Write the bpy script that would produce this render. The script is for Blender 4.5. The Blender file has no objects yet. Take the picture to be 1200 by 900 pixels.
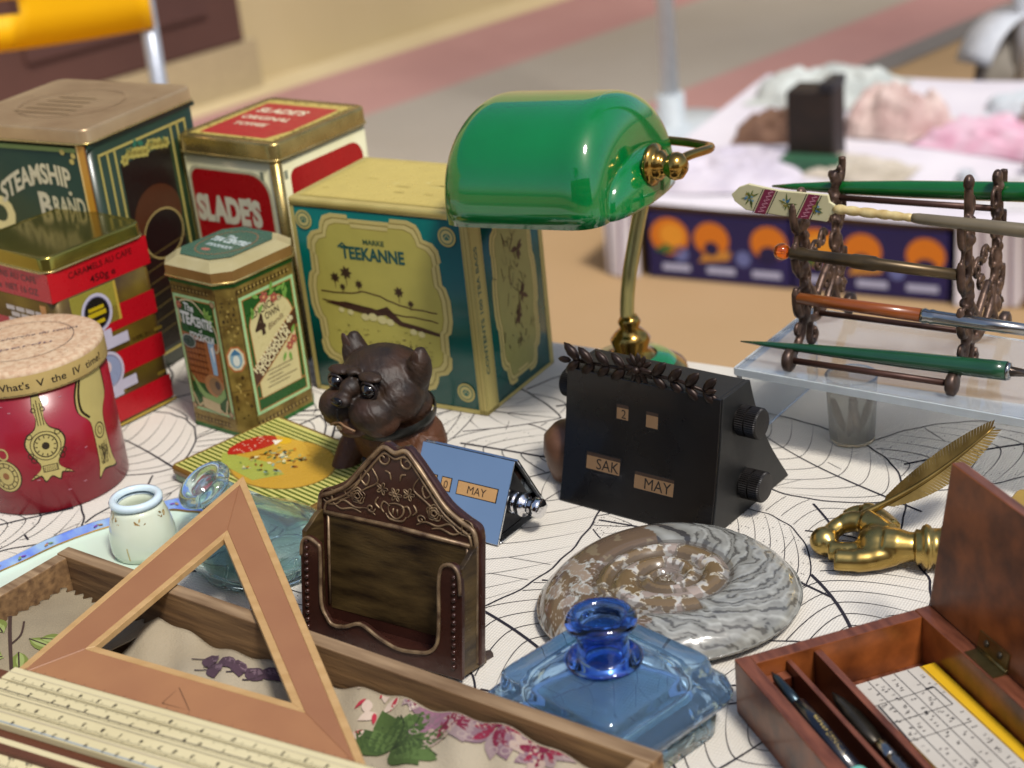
import bpy, bmesh, math, random
from mathutils import Vector, Matrix
from mathutils.geometry import tessellate_polygon
random.seed(7)
S = .001                                   # everything below is written in millimetres
R = math.radians
sc = bpy.context.scene
col = sc.collection

# ------------------------------------------------------------------ camera
PITCH, ROLL, FPX, HC = R(24), R(6), 2000.0, 450.0
Fv = Vector((0, math.cos(PITCH), -math.sin(PITCH)))
_R0 = Vector((1, 0, 0)); _U0 = Vector((0, math.sin(PITCH), math.cos(PITCH)))
Rv = _R0*math.cos(ROLL) - _U0*math.sin(ROLL)
Uv = _U0*math.cos(ROLL) + _R0*math.sin(ROLL)
cam = bpy.data.cameras.new('camera'); camo = bpy.data.objects.new('camera', cam); col.objects.link(camo)
camo.matrix_world = Matrix(((Rv.x, Uv.x, -Fv.x, 0), (Rv.y, Uv.y, -Fv.y, 0), (Rv.z, Uv.z, -Fv.z, HC*S), (0, 0, 0, 1)))
cam.sensor_width = 36; cam.lens = FPX/1200*36; cam.clip_start = .02; cam.clip_end = 200
cam.dof.use_dof = True; cam.dof.focus_distance = .86; cam.dof.aperture_fstop = 9.5
sc.camera = camo

# ------------------------------------------------------------------ world, sun, exposure
SUN_EL, SUN_AZ = R(58), R(150)
w = bpy.data.worlds.new('World'); sc.world = w; w.use_nodes = True
nt = w.node_tree; sky = nt.nodes.new('ShaderNodeTexSky'); sky.sky_type = 'NISHITA'; sky.sun_disc = False
sky.dust_density = 2; sky.sun_elevation = SUN_EL; sky.sun_rotation = SUN_AZ
bg = nt.nodes['Background']; nt.links.new(sky.outputs[0], bg.inputs[0]); bg.inputs[1].default_value = .13
sl = bpy.data.lights.new('sun', 'SUN'); sl.energy = 3.1; sl.angle = R(10); sl.color = (1, .96, .9)
so = bpy.data.objects.new('sun', sl); col.objects.link(so)
sd = Vector((math.sin(SUN_AZ)*math.cos(SUN_EL), math.cos(SUN_AZ)*math.cos(SUN_EL), math.sin(SUN_EL)))
so.rotation_euler = sd.to_track_quat('Z', 'Y').to_euler()
sc.view_settings.view_transform = 'Standard'; sc.view_settings.look = 'None'
sc.view_settings.exposure = .22; sc.view_settings.gamma = 1
sc.cycles.use_denoising = True
sc.cycles.max_bounces = 12; sc.cycles.transmission_bounces = 12; sc.cycles.transparent_max_bounces = 12
sc.cycles.sample_clamp_indirect = 4

# ------------------------------------------------------------------ where a point of the photo lies on a level surface
def P(px, py, z=0.):
    d = Fv*FPX + Rv*(px-600) + Uv*(450-py); t = (z-HC)/d.z
    return Vector((d.x*t, d.y*t, z))
def PY(px, py, Y):
    d = Fv*FPX + Rv*(px-600) + Uv*(450-py); t = Y/d.y
    return Vector((d.x*t, Y, HC+d.z*t))

# ------------------------------------------------------------------ materials
def hx(h):
    if not isinstance(h, str): return tuple(h)[:3]
    c = [int(h[i:i+2], 16)/255 for i in (0, 2, 4)]
    return tuple(x/12.92 if x <= .04045 else ((x+.055)/1.055)**2.4 for x in c)
_M = {}
def mat(name, c, rough=.5, metal=0., coat=0., c2=None, ns=60., namt=.5, stretch=(1, 1, 1), bump=0., bs=200., trans=0., ior=1.45, spec=None, alpha=None, det=4., rv=0.):
    if name in _M: return _M[name]
    m = bpy.data.materials.new(name); m.use_nodes = True; n = m.node_tree; b = n.nodes['Principled BSDF']
    c = hx(c)
    if c2 is None: c2 = tuple(x*.82 for x in c)
    else: c2 = hx(c2)
    tc = n.nodes.new('ShaderNodeTexCoord'); mp = n.nodes.new('ShaderNodeMapping'); mp.inputs['Scale'].default_value = stretch
    n.links.new(tc.outputs['Object'], mp.inputs[0])
    no = n.nodes.new('ShaderNodeTexNoise'); no.inputs['Scale'].default_value = ns; no.inputs['Detail'].default_value = det
    n.links.new(mp.outputs[0], no.inputs['Vector'])
    cr = n.nodes.new('ShaderNodeValToRGB'); cr.color_ramp.elements[0].position = .5-namt/2; cr.color_ramp.elements[1].position = .5+namt/2
    cr.color_ramp.elements[0].color = (*c, 1); cr.color_ramp.elements[1].color = (*c2, 1)
    n.links.new(no.outputs[0], cr.inputs[0]); n.links.new(cr.outputs[0], b.inputs['Base Color'])
    b.inputs['Roughness'].default_value = rough; b.inputs['Metallic'].default_value = metal
    b.inputs['Coat Weight'].default_value = coat; b.inputs['Coat Roughness'].default_value = .08
    b.inputs['Transmission Weight'].default_value = trans; b.inputs['IOR'].default_value = ior
    if spec is not None: b.inputs['Specular IOR Level'].default_value = spec
    if rv:
        r = n.nodes.new('ShaderNodeMapRange'); r.inputs[3].default_value = rough-rv; r.inputs[4].default_value = rough+rv
        n2 = n.nodes.new('ShaderNodeTexNoise'); n2.inputs['Scale'].default_value = ns*2.3; n2.inputs['Detail'].default_value = 5
        n.links.new(tc.outputs['Object'], n2.inputs['Vector']); n.links.new(n2.outputs[0], r.inputs[0]); n.links.new(r.outputs[0], b.inputs['Roughness'])
    if bump:
        nb = n.nodes.new('ShaderNodeTexNoise'); nb.inputs['Scale'].default_value = bs; nb.inputs['Detail'].default_value = 5
        n.links.new(mp.outputs[0], nb.inputs['Vector']); bn = n.nodes.new('ShaderNodeBump'); bn.inputs['Strength'].default_value = bump; bn.inputs['Distance'].default_value = .0006
        n.links.new(nb.outputs[0], bn.inputs['Height']); n.links.new(bn.outputs[0], b.inputs['Normal'])
    _M[name] = m; return m
def pm(h, rough=.34, metal=0.):               # printed ink on tin or paper
    return mat('print_%s_%d' % (h, metal*10), h, rough=rough, metal=metal, ns=90, namt=.9, c2=tuple(x*.84 for x in hx(h)), rv=.12, bump=.1, bs=260)
def glass(name, c, rough=.01, ior=1.48, bump=0., bs=60., dens=0.):
    if name in _M: return _M[name]
    m = mat(name, c, rough=rough, trans=1, ior=ior, c2=hx(c), bump=bump, bs=bs)
    return m

# ------------------------------------------------------------------ mesh builder
class MB:
    def __init__(s): s.v = []; s.f = []; s.m = []; s.s = []
    def add(s, vs, fs, mi=0, smooth=False, M=None):
        o = len(s.v)
        for v in vs:
            v = Vector(v); s.v.append(M @ v if M else v)
        for f in fs: s.f.append([i+o for i in f]); s.m.append(mi); s.s.append(smooth)
        return s
    def box(s, x0, x1, y0, y1, z0, z1, mi=0, M=None):
        return s.add([(x0,y0,z0),(x1,y0,z0),(x1,y1,z0),(x0,y1,z0),(x0,y0,z1),(x1,y0,z1),(x1,y1,z1),(x0,y1,z1)],
                     [(0,3,2,1),(4,5,6,7),(0,1,5,4),(1,2,6,5),(2,3,7,6),(3,0,4,7)], mi, False, M)
    def loft(s, loops, mi=0, smooth=True, caps=(True, True), M=None, close=True):
        n = len(loops[0]); vs = [p for l in loops for p in l]; fs = []
        for k in range(len(loops)-1):
            for i in range(n if close else n-1):
                j = (i+1) % n; fs.append((k*n+i, k*n+j, (k+1)*n+j, (k+1)*n+i))
        s.add(vs, fs, mi, smooth, M)
        if caps[0]: s.add(loops[0], [tuple(range(n))[::-1]], mi, False, M)
        if caps[1]: s.add(loops[-1], [tuple(range(n))], mi, False, M)
        return s
    def prism(s, poly, z0, z1, mi=0, M=None, smooth=False):
        return s.loft([[(x, y, z0) for x, y in poly], [(x, y, z1) for x, y in poly]], mi, smooth, (True, True), M)
    def lathe(s, prof, n=32, mi=0, M=None, smooth=True, caps=(True, True)):
        return s.loft([[(r*math.cos(2*math.pi*i/n), r*math.sin(2*math.pi*i/n), z) for i in range(n)] for r, z in prof], mi, smooth, caps, M)
    def tube(s, path, r, n=8, mi=0, caps=True, M=None, closed=False, smooth=True):
        path = [Vector(p) for p in path]; k = len(path); loops = []
        rr = r if isinstance(r, (list, tuple)) else [r]*k
        up = None
        for i, p in enumerate(path):
            if closed: t = path[(i+1) % k]-path[i-1]
            else: t = path[min(i+1, k-1)]-path[max(i-1, 0)]
            if t.length < 1e-9: t = Vector((0, 0, 1))
            t.normalize()
            if up is None:
                up = Vector((0, 0, 1)) if abs(t.z) < .9 else Vector((1, 0, 0))
            up = (up - t*up.dot(t))
            if up.length < 1e-6: up = t.orthogonal()
            up.normalize(); b = t.cross(up)
            loops.append([p+(up*math.cos(2*math.pi*a/n)+b*math.sin(2*math.pi*a/n))*rr[i] for a in range(n)])
        if closed: loops.append(loops[0]); caps = False
        return s.loft(loops, mi, smooth, (caps, caps), M)
    def ell(s, c, r, mi=0, n=16, M=None, rot=None):
        c = Vector(c); r = (r, r, r) if isinstance(r, (int, float)) else r; vs = []; fs = []
        m = n//2
        E = (rot or Matrix.Identity(3))
        for i in range(m+1):
            a = math.pi*i/m
            for j in range(n):
                b = 2*math.pi*j/n
                vs.append(c + E @ Vector((r[0]*math.sin(a)*math.cos(b), r[1]*math.sin(a)*math.sin(b), r[2]*math.cos(a))))
        for i in range(m):
            for j in range(n): fs.append((i*n+j, (i+1)*n+j, (i+1)*n+(j+1) % n, i*n+(j+1) % n))
        return s.add(vs, fs, mi, True, M)
    def grid(s, fn, nx, ny, mi=0, smooth=True, M=None):
        vs = [fn(i/nx, j/ny) for j in range(ny+1) for i in range(nx+1)]
        fs = [(j*(nx+1)+i, j*(nx+1)+i+1, (j+1)*(nx+1)+i+1, (j+1)*(nx+1)+i) for j in range(ny) for i in range(nx)]
        return s.add(vs, fs, mi, smooth, M)
    def build(s, name, mats, parent=None, loc=(0, 0, 0), rot=(0, 0, 0), bevel=0, seg=2, sub=0, remesh=0, smooth=0, solid=0, fix=True):
        me = bpy.data.meshes.new(name)
        me.from_pydata([v*S for v in s.v], [], s.f)
        if not isinstance(mats, (list, tuple)): mats = [mats]
        for m in mats: me.materials.append(m)
        for p, mi, sm in zip(me.polygons, s.m, s.s): p.material_index = min(mi, len(mats)-1); p.use_smooth = sm
        bm = bmesh.new(); bm.from_mesh(me)
        bmesh.ops.remove_doubles(bm, verts=bm.verts, dist=1e-6)
        if fix: bmesh.ops.recalc_face_normals(bm, faces=bm.faces)
        bm.to_mesh(me); bm.free(); me.update()
        o = bpy.data.objects.new(name, me); col.objects.link(o)
        o.location = Vector(loc)*S; o.rotation_euler = rot
        if parent: o.parent = parent
        if remesh:
            r = o.modifiers.new('remesh', 'REMESH'); r.mode = 'VOXEL'; r.voxel_size = remesh*S; r.use_smooth_shade = True
        if smooth:
            q = o.modifiers.new('smooth', 'SMOOTH'); q.iterations = smooth; q.factor = .5
        if solid:
            q = o.modifiers.new('solid', 'SOLIDIFY'); q.thickness = solid*S; q.offset = 0
        if bevel:
            q = o.modifiers.new('bevel', 'BEVEL'); q.width = bevel*S; q.segments = seg; q.limit_method = 'ANGLE'; q.angle_limit = R(40); q.harden_normals = False
        if sub:
            q = o.modifiers.new('sub', 'SUBSURF'); q.levels = sub; q.render_levels = sub
        return o
def tag(o, label, cat, group=None, kind=None):
    o['label'] = label; o['category'] = cat
    if group: o['group'] = group
    if kind: o['kind'] = kind
    return o
def thing(name, label, cat, loc=(0, 0, 0), rz=0., group=None, rot=None):
    o = bpy.data.objects.new(name, None); col.objects.link(o); o.empty_display_size = .01
    o.location = Vector(loc)*S; o.rotation_euler = rot if rot else (0, 0, rz)
    return tag(o, label, cat, group)
def structure(o): o['kind'] = 'structure'; return o
def rrect(w, d, r, n=5, cx=0, cy=0):
    out = []
    for qx, qy, a0 in ((1, 1, 0), (-1, 1, 90), (-1, -1, 180), (1, -1, 270)):
        for i in range(n+1):
            a = R(a0+90*i/n); out.append((cx+qx*(w/2-r)+r*math.cos(a), cy+qy*(d/2-r)+r*math.sin(a)))
    return out
def l3(poly, z): return [(x, y, z) for x, y in poly]
def axes(yaw): return Vector((math.cos(yaw), math.sin(yaw), 0)), Vector((-math.sin(yaw), math.cos(yaw), 0))
def center(nc, yaw, W, D):                     # nc is the near right bottom corner
    x, y = axes(yaw); return Vector((nc[0], nc[1], 0)) - x*W/2 + y*D/2
def bez(p, n=8):                               # smooth curve through points (Catmull-Rom)
    p = [Vector(q) for q in p]; out = []
    for i in range(len(p)-1):
        a = p[max(i-1, 0)]; b = p[i]; c = p[i+1]; d = p[min(i+2, len(p)-1)]
        for k in range(n):
            t = k/n; out.append(.5*((2*b)+(c-a)*t+(2*a-5*b+4*c-d)*t*t+(3*b-a-3*c+d)*t**3))
    out.append(p[-1]); return out
def bez2(p, n=8): return [(v.x, v.y) for v in bez([(q[0], q[1], 0) for q in p], n)]

# ------------------------------------------------------------------ flat print and lettering
_T = {}
def glyphs(t, bold=0.):
    k = (t, bold)
    if k not in _T:
        cu = bpy.data.curves.new('lettering', 'FONT'); cu.body = t; cu.size = 1; cu.offset = bold; cu.resolution_u = 3; cu.fill_mode = 'FRONT'
        o = bpy.data.objects.new('lettering', cu); me = bpy.data.meshes.new_from_object(o)
        vs = [(v.co.x, v.co.y) for v in me.vertices]; me.calc_loop_triangles(); fs = [tuple(p.vertices) for p in me.loop_triangles]
        bpy.data.objects.remove(o); bpy.data.curves.remove(cu); bpy.data.meshes.remove(me)
        _T[k] = (vs, fs)
    return _T[k]
class Face:
    """flat print laid out in millimetres on one face of a thing; every ink is a hair above the one below"""
    def __init__(s, O=(0, 0, 0), U=(1, 0, 0), V=(0, 0, 1), step=.06, fmap=None, sub=0):
        s.O, s.U, s.V = Vector(O), Vector(U).normalized(), Vector(V).normalized(); s.N = s.U.cross(s.V); s.step = step; s.fm = fmap; s.sub = sub
        s.t = []; s.inks = []
    def ink(s, c):
        if c not in s.inks: s.inks.append(c)
        return s.inks.index(c)
    def raw(s, vs, fs, c, l):
        k = s.ink(c)
        for f in fs:
            for i in range(1, len(f)-1): s.tri(vs[f[0]], vs[f[i]], vs[f[i+1]], k, l)
    def tri(s, a, b, c, k, l, d=0):
        if s.sub and d < 7:
            e = [(math.hypot(a[0]-b[0], a[1]-b[1]), 0), (math.hypot(b[0]-c[0], b[1]-c[1]), 1), (math.hypot(c[0]-a[0], c[1]-a[1]), 2)]
            L, q = max(e)
            if L > s.sub:
                pts = [a, b, c]; p, r, t = pts[q], pts[(q+1) % 3], pts[(q+2) % 3]; m = ((p[0]+r[0])/2, (p[1]+r[1])/2)
                s.tri(p, m, t, k, l, d+1); s.tri(m, r, t, k, l, d+1); return
        s.t.append((a, b, c, k, l))
    def poly(s, pts, c, l=1):
        tr = tessellate_polygon([[Vector((x, y, 0)) for x, y in pts]]); s.raw(pts, tr, c, l); return s
    def rect(s, x, y, w, h, c, l=1): return s.poly([(x, y), (x+w, y), (x+w, y+h), (x, y+h)], c, l)
    def ell(s, cx, cy, rx, ry, c, l=1, n=24, a0=0): return s.poly([(cx+rx*math.cos(2*math.pi*i/n+a0), cy+ry*math.sin(2*math.pi*i/n+a0)) for i in range(n)], c, l)
    def line(s, pts, w, c, l=1, closed=False, taper=False):
        pts = [Vector((p[0], p[1])) for p in pts]
        if closed: pts.append(pts[0])
        n = len(pts); A = []; B = []
        for i, p in enumerate(pts):
            if closed: t = pts[1]-pts[-2] if i in (0, n-1) else pts[i+1]-pts[i-1]
            else: t = pts[min(i+1, n-1)]-pts[max(i-1, 0)]
            if t.length < 1e-9: t = Vector((1, 0))
            t.normalize(); q = Vector((-t.y, t.x))*w/2
            if taper: q = q*(1-.85*i/(n-1))
            A.append(tuple(p+q)); B.append(tuple(p-q))
        vs = A+B; s.raw(vs, [(i, n+i, n+i+1, i+1) for i in range(n-1)], c, l); return s
    def ring(s, cx, cy, rx, ry, w, c, l=1, n=24): return s.line([(cx+rx*math.cos(2*math.pi*i/n), cy+ry*math.sin(2*math.pi*i/n)) for i in range(n)], w, c, l, True)
    def text(s, t, x, y, h, c, l=2, bold=.02, width=None, al='c', rot=0., shear=0., warp=None):
        vs, fs = glyphs(t, bold)
        if not vs: return s
        x0 = min(v[0] for v in vs); x1 = max(v[0] for v in vs); k = h/.7; kx = k
        if width: kx = width/(x1-x0)
        ox = {'c': (x0+x1)/2, 'l': x0, 'r': x1}[al]; ca, sa = math.cos(rot), math.sin(rot); o = []
        for a, b in vs:
            a = (a-ox)*kx; b = b*k; a += b*shear
            if warp: a, b = warp(a, b)
            o.append((x+a*ca-b*sa, y+a*sa+b*ca))
        s.raw(o, fs, c, l); return s
    def leaf(s, x, y, L, w, a, c, l=2, vein=None):
        ca, sa = math.cos(a), math.sin(a)
        q = [(L*k/6, w*.5*math.sin(math.pi*(k/6)**.85)) for k in range(7)]; q = q+[(x_, -y_) for x_, y_ in q[::-1][1:-1]]
        s.poly([(x+u*ca-v*sa, y+u*sa+v*ca) for u, v in q], c, l)
        if vein: s.line([(x, y), (x+L*ca*.9, y+L*sa*.9)], w*.12, vein, l+1)
        return s
    def flower(s, x, y, r, c, c2, l=2, n=6, a0=0):
        for i in range(n):
            a = a0+2*math.pi*i/n; s.leaf(x, y, r, r*.75, a, c, l)
        s.ell(x, y, r*.3, r*.3, c2, l+1, 10); return s
    def build(s, name, parent, rough=.34, metal_inks=(), mats=None, kind=None):
        vs = []; fs = []; mi = []
        for a, b, c, k, l in s.t:
            o = len(vs)
            for q in (a, b, c):
                vs.append((s.fm(q[0], q[1], l*s.step) if s.fm else s.O+s.U*q[0]+s.V*q[1]+s.N*(l*s.step+.05))*S)
            fs.append((o, o+1, o+2)); mi.append(k)
        me = bpy.data.meshes.new(name); me.from_pydata(vs, [], fs)
        for c in s.inks:
            me.materials.append(mats[c] if mats and c in mats else pm(c, rough, 1. if c in metal_inks else 0.))
        for p, k in zip(me.polygons, mi): p.material_index = k; p.use_smooth = bool(s.fm)
        o = bpy.data.objects.new(name, me); col.objects.link(o); o.parent = parent
        return o
# ================================================================== GROUND, WALL, SQUARE BEHIND
G0 = -750.
def strip_mat(name, c, c2, ns=1.2): return mat(name, c, rough=.85, c2=c2, ns=ns, namt=.6, bump=.3, bs=40)
m_sand = strip_mat('sand_paving', 'a98c68', '97794f', .9)
gr = MB(); gr.add([(-60000, -20000, G0), (60000, -20000, G0), (60000, 90000, G0), (-60000, 90000, G0)], [(0, 1, 2, 3)])
structure(gr.build('ground', m_sand))
wdir = Vector((math.cos(R(44)), math.sin(R(44)), 0)); wn = Vector((wdir.y, -wdir.x, 0)); W0 = Vector((-663, 4986, 0))
def band(name, t0, t1, c, c2, k, s0=-9000, s1=16000, adir=None):
    d = adir or wdir; nn = Vector((d.y, -d.x, 0)); b = MB()
    q = [W0+d*s0+nn*t0, W0+d*s1+nn*t0, W0+d*s1+nn*t1, W0+d*s0+nn*t1]
    b.add([(p.x, p.y, G0+4*k) for p in q], [(0, 1, 2, 3)])
    structure(b.build(name, strip_mat(name+'_paint', c, c2)))
band('red_paving_band', 60, 520, 'b58a80', '9c6f68', 1)
band('grey_paving_band', 520, 1180, 'a39a8c', '928776', 1)
band('red_paving_band', 1180, 1480, 'b87f74', 'a06c62', 1)
band('pale_kerb_band', -120, 60, 'cdbb92', 'c2ad80', 1)
band('dark_kerb_band', 1480, 1580, '77716a', '6b655f', 1)
# wall
wl = MB(); Mw = Matrix.Translation((W0.x, W0.y, G0)) @ Matrix.Rotation(R(44), 4, 'Z')
wl.box(-9000, 16000, 130, 400, 0, 3200, M=Mw); wl.box(-9000, 16000, 100, 132, 0, 260, M=Mw)
wall = wl.build('rendered_wall', mat('cream_render', 'c8b58c', rough=.9, c2='bba678', ns=1.5, bump=.3, bs=30))
tag(wall, 'cream rendered wall running behind the paved square', 'wall')
dr = thing('wall_door', 'dark brown panel door in the cream wall behind the yellow chair', 'door', (W0.x, W0.y, G0), R(44))
b = MB().box(-1350, 20, 40, 98, 150, 2300); b.build('door_leaf', mat('brown_door', '4e3229', rough=.6, c2='5d3d33', ns=3), dr, bevel=6)
b = MB()
for z0, z1 in ((250, 1050), (1150, 2150)):
    for x0, x1 in ((-1250, -800), (-700, -100)): b.box(x0, x1, 28, 42, z0, z1)
b.build('door_panel', mat('brown_door_panel', '563830', rough=.6), dr, bevel=8)
b = MB().box(-1400, 60, 36, 99, 0, 148); b.build('door_step', mat('pale_stone', 'b5a27c', rough=.9), dr)

# yellow folding chair
ch = thing('folding_chair', 'yellow plastic folding chair with slotted backrest in front of brown door', 'chair', (-700, 2520, G0), R(4))
def back(u, v):
    x = -230+460*u; y = 30*(1-(2*u-1)**2); return (x, y+6*v, 690+(120-20*abs(2*u-1)**2)*v + 14*(2*u-1)**2)
m_y = mat('yellow_plastic', 'f2b806', rough=.4, c2='e6aa00', ns=4)
b = MB()
for i in range(24):
    u0, u1 = i/24, (i+1)/24
    for v0, v1 in ((0, .42), (.42, .62), (.62, 1)):
        if v0 == .42 and 10 <= i < 14: continue
        q = [back(u0, v0), back(u1, v0), back(u1, v1), back(u0, v1)]; b.add(q, [(0, 1, 2, 3)], 0, True)
b.build('backrest', m_y, ch, solid=10)
b = MB().box(-200, 200, -380, -20, 430, 445); b.build('seat', m_y, ch, bevel=6)
m_al = mat('grey_tube', 'b7bcc4', rough=.35, metal=.5)
for sx in (-1, 1):
    MB().tube([(sx*222, 26, 800), (sx*222, 0, 600), (sx*222, -430, 8)], 13, 10).build('leg', m_al, ch)
    MB().tube([(sx*200, -380, 430), (sx*200, 180, 8)], 12, 10).build('leg', m_al, ch)
MB().tube([(-222, -300, 180), (222, -300, 180)], 9, 8).build('crossbar', m_al, ch)

# ------------------------------------------------ second stall with fruit cartons
SY = R(-30); sx_, sy_ = axes(SY)
SA = Vector((215, 3190, G0))
st = thing('low_stall', 'low second stall draped in pale striped cloth behind the pen stand', 'stall', SA, SY)
def drape(u, v):                               # front fall of the cloth
    x = 1700*u; return (x, -8-(14*math.sin(x/46)+6*math.sin(x/17))*v, 150*(1-v)+3)
b = MB(); b.grid(lambda u, v: drape(.408+.592*u, v), 110, 6); b.grid(lambda u, v: drape(.045*u, v), 12, 6); b.grid(lambda u, v: (1700*u, -8+954*v, 153+1.5*math.sin(u*30+v*9)), 60, 20)
b.box(10, 1690, 6, 940, 140, 149, 1); b.box(690, 1690, 6, 940, 3, 139, 1); b.box(10, 70, 6, 940, 3, 139, 1)
m_st = mat('white_stall_cloth', 'd9d3d6', rough=.9, c2='c9c2c8', ns=5)
b.build('stall_cloth', [m_st, mat('crate_wood', '8a6d4a', rough=.9)], st)
f = Face((0, 0, 0), (1, 0, 0), (0, 0, 1), fmap=lambda x, y, l: Vector((drape(x/1700, 1-y/150)[0], drape(x/1700, 1-y/150)[1]-2-l, y+3)), sub=40)
for i in range(68):
    x = 12+i*25
    if 76 < x < 695: continue
    f.rect(x, 0, 3.5, 148, '6d4a66' if i % 3 else '4d4f6a')
f.build('stripe_print', st, rough=.9)['kind'] = 'stuff'
def crate(x, w, h, d, lab, seedv):
    loc = SA+sx_*x-sy_*4
    t = thing('fruit_carton', lab, 'carton', loc, SY, 'navy fruit cartons on the ground before the second stall')
    b = MB().box(0, w, 0, d, 3, h); b.box(8, w-8, 8, d-8, h-2, h+1, 1)
    b.build('carton_box', [mat('navy_card', '1b1746', rough=.5, c2='241d55', ns=6), mat('kraft_card', '8b6b45', rough=.9)], t, bevel=3)
    f = Face((0, 0, 0), (1, 0, 0), (0, 0, 1), step=.6)
    f.ell(w*.16, h*.66, 40, 38, 'd9791c'); f.ell(w*.18, h*.68, 26, 24, 'e89a2e', 2)
    f.ell(w*.46, h*.66, 36, 34, 'd9791c'); f.poly([(w*.36, h*.3), (w*.58, h*.36), (w*.6, h*.5), (w*.42, h*.46)], 'c98a3a', 2)
    f.ell(w*.86, h*.66, 36, 34, 'd9791c'); f.ell(w*.86, h*.5, 20, 16, '1b1746', 3); f.ell(w*.46, h*.52, 15, 14, '1b1746', 3)
    for xx in (.24, .68): f.ell(w*xx, h*.4, 15, 16, '6a72a8')
    for i in range(3): f.rect(w*(.1+.32*i), h*.14, w*.2, h*.1, 'b7b9d4')
    f.poly([(w*.05, h*.45), (w*.12, h*.4), (w*.2, h*.45), (w*.14, h*.55)], '3d6b35', 3)
    f.build('carton_print', t, rough=.5)
    f = Face((0, d, 0), (0, -1, 0), (0, 0, 1), step=.6); f.ell(d*.5, h*.6, 36, 34, 'd9791c'); f.build('carton_print', t, rough=.5)
crate(92, 288, 134, 300, 'left navy fruit carton with orange prints, partly behind the brass lamp stem', 1)
crate(386, 292, 134, 300, 'right navy fruit carton with orange prints, seen through the pen stand', 2)
import mathutils.noise as MN
def heap(name, lab, cat, x, y, w, d, h, c, c2, n=9, seed=1, group=None, z=156):
    def hf(u, v):
        a = 2*u-1; e = 2*v-1; r = (abs(a)**2.6+abs(e)**2.6); q = Vector((a*1.9+seed*7, e*1.9, seed))
        k = 1-abs(MN.noise(q)*2); k2 = 1-abs(MN.noise(q*2.7)*2); sk = max(0, 1-r)**.45
        return (a*w/2*(1+.12*MN.noise(q*1.3)), e*d/2*(1+.12*MN.noise(q*1.3+Vector((9, 0, 0)))), h*.75*sk*(.45+.38*k+.22*k2))
    b = MB(); b.grid(hf, 60, 44)
    L = SA+sx_*x+sy_*y; o = b.build(name, mat(name+cat+str(seed), c, rough=.9, c2=c2, ns=14, namt=.4), None, (L.x, L.y, G0+z), (0, 0, SY+.3*math.sin(seed)))
    return tag(o, lab, cat, group)
heap('folded_cloth', 'pale grey white cloth heap at the foot of the parasol pole', 'cloth', 200, 800, 330, 260, 70, 'cdd0c8', 'a9aea8', seed=3)
heap('folded_cloth', 'cream and rose cloth bundle behind the black box', 'cloth', 420, 560, 200, 200, 120, 'd0bcb2', 'a98882', seed=4)
heap('folded_cloth', 'pink patterned cloth pile to the right of the black box', 'cloth', 760, 470, 520, 230, 60, 'cf94a8', 'dcc2cc', seed=5)
heap('folded_cloth', 'white crumpled cloth lying behind the pink pile', 'cloth', 860, 700, 560, 200, 70, 'd2d6d8', 'b4bcc0', seed=6)
heap('folded_cloth', 'white folded cloth nearest the front of the second stall', 'cloth', 900, 190, 420, 170, 55, 'd6d4d2', 'b9b4b5', seed=7)
heap('folded_cloth', 'white cloth lying left of the navy cartons on the stall corner', 'cloth', 170, 200, 330, 260, 45, 'cfc7ce', 'b5adb8', seed=8)
heap('wicker_basket', 'brown wicker goods lying behind the lamp finial', 'basket', 210, 470, 200, 150, 70, '7d5e4a', '4d3428', seed=9)
heap('lace_cloth', 'cream lace folded low in front of the brown wicker goods', 'cloth', 430, 250, 230, 130, 34, 'cfc4b4', 'a59a88', seed=12)
heap('trinket_pile', 'dark brown trinkets at the right end of the second stall', 'trinkets', 1190, 250, 130, 100, 50, '4f413e', '77665e', seed=10)
heap('knitted_cloth', 'mauve knitted cloth at the right end of the second stall', 'cloth', 1200, 470, 240, 200, 60, 'b9a6bd', '8f7f98', seed=13)
for i, (x_, y_, r_, h_, c_) in enumerate(((700, 560, 26, 60, 'a89c8c'), (735, 520, 20, 44, '5d4436'), (660, 190, 22, 30, 'b8bcc0'), (760, 300, 18, 40, '8a6e5a'))):
    L = SA+sx_*x_+sy_*y_
    o = MB().lathe([(r_*.7, 0), (r_, 4), (r_*.95, h_*.5), (r_*.6, h_*.8), (r_*.7, h_), (r_*.5, h_-3), (0, h_*.5)], 24).build('small_vase', mat('vase%d' % i, c_, rough=.4), None, (L.x, L.y, G0+157)); tag(o, ['tall greyish vase', 'dark brown vase', 'silvery bowl', 'small brown pot'][i]+' standing among cloths on the second stall', 'vase')
L = SA+sx_*335+sy_*300
bx = thing('black_case', 'tall black case standing on the second stall between cloth heaps', 'case', (L.x, L.y, G0+158), SY)
MB().box(-48, 48, -40, 40, 0, 150).build('case_body', mat('black_leather', '17110e', rough=.6, c2='2a1c14', ns=30), bx, bevel=5)
MB().box(20, 50, -42, 42, 150, 168).build('case_lid', mat('black_leather2', '1d1d24', rough=.5), bx, bevel=3)
L = SA+sx_*345+sy_*235
gb = thing('green_box', 'low green box in front of the black case on the second stall', 'box', (L.x, L.y, G0+158), SY)
MB().box(-60, 60, -24, 24, 0, 26).build('box_body', mat('green_card', '2f5a40', rough=.6), gb, bevel=3)
L = SA+sx_*30+sy_*960
pl = thing('parasol_pole', 'slim white parasol pole rising behind the second stall', 'parasol pole', (455, 4050, G0), 0)
MB().tube([(0, 0, 40), (0, 0, 3000)], 21, 14).build('pole', mat('white_metal', 'eef2f4', rough=.4), pl)
MB().lathe([(190, 0), (190, 30), (60, 42), (34, 46), (34, 120)], 28).build('pole_base', mat('white_metal2', 'c5cdd0', rough=.5), pl)
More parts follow.
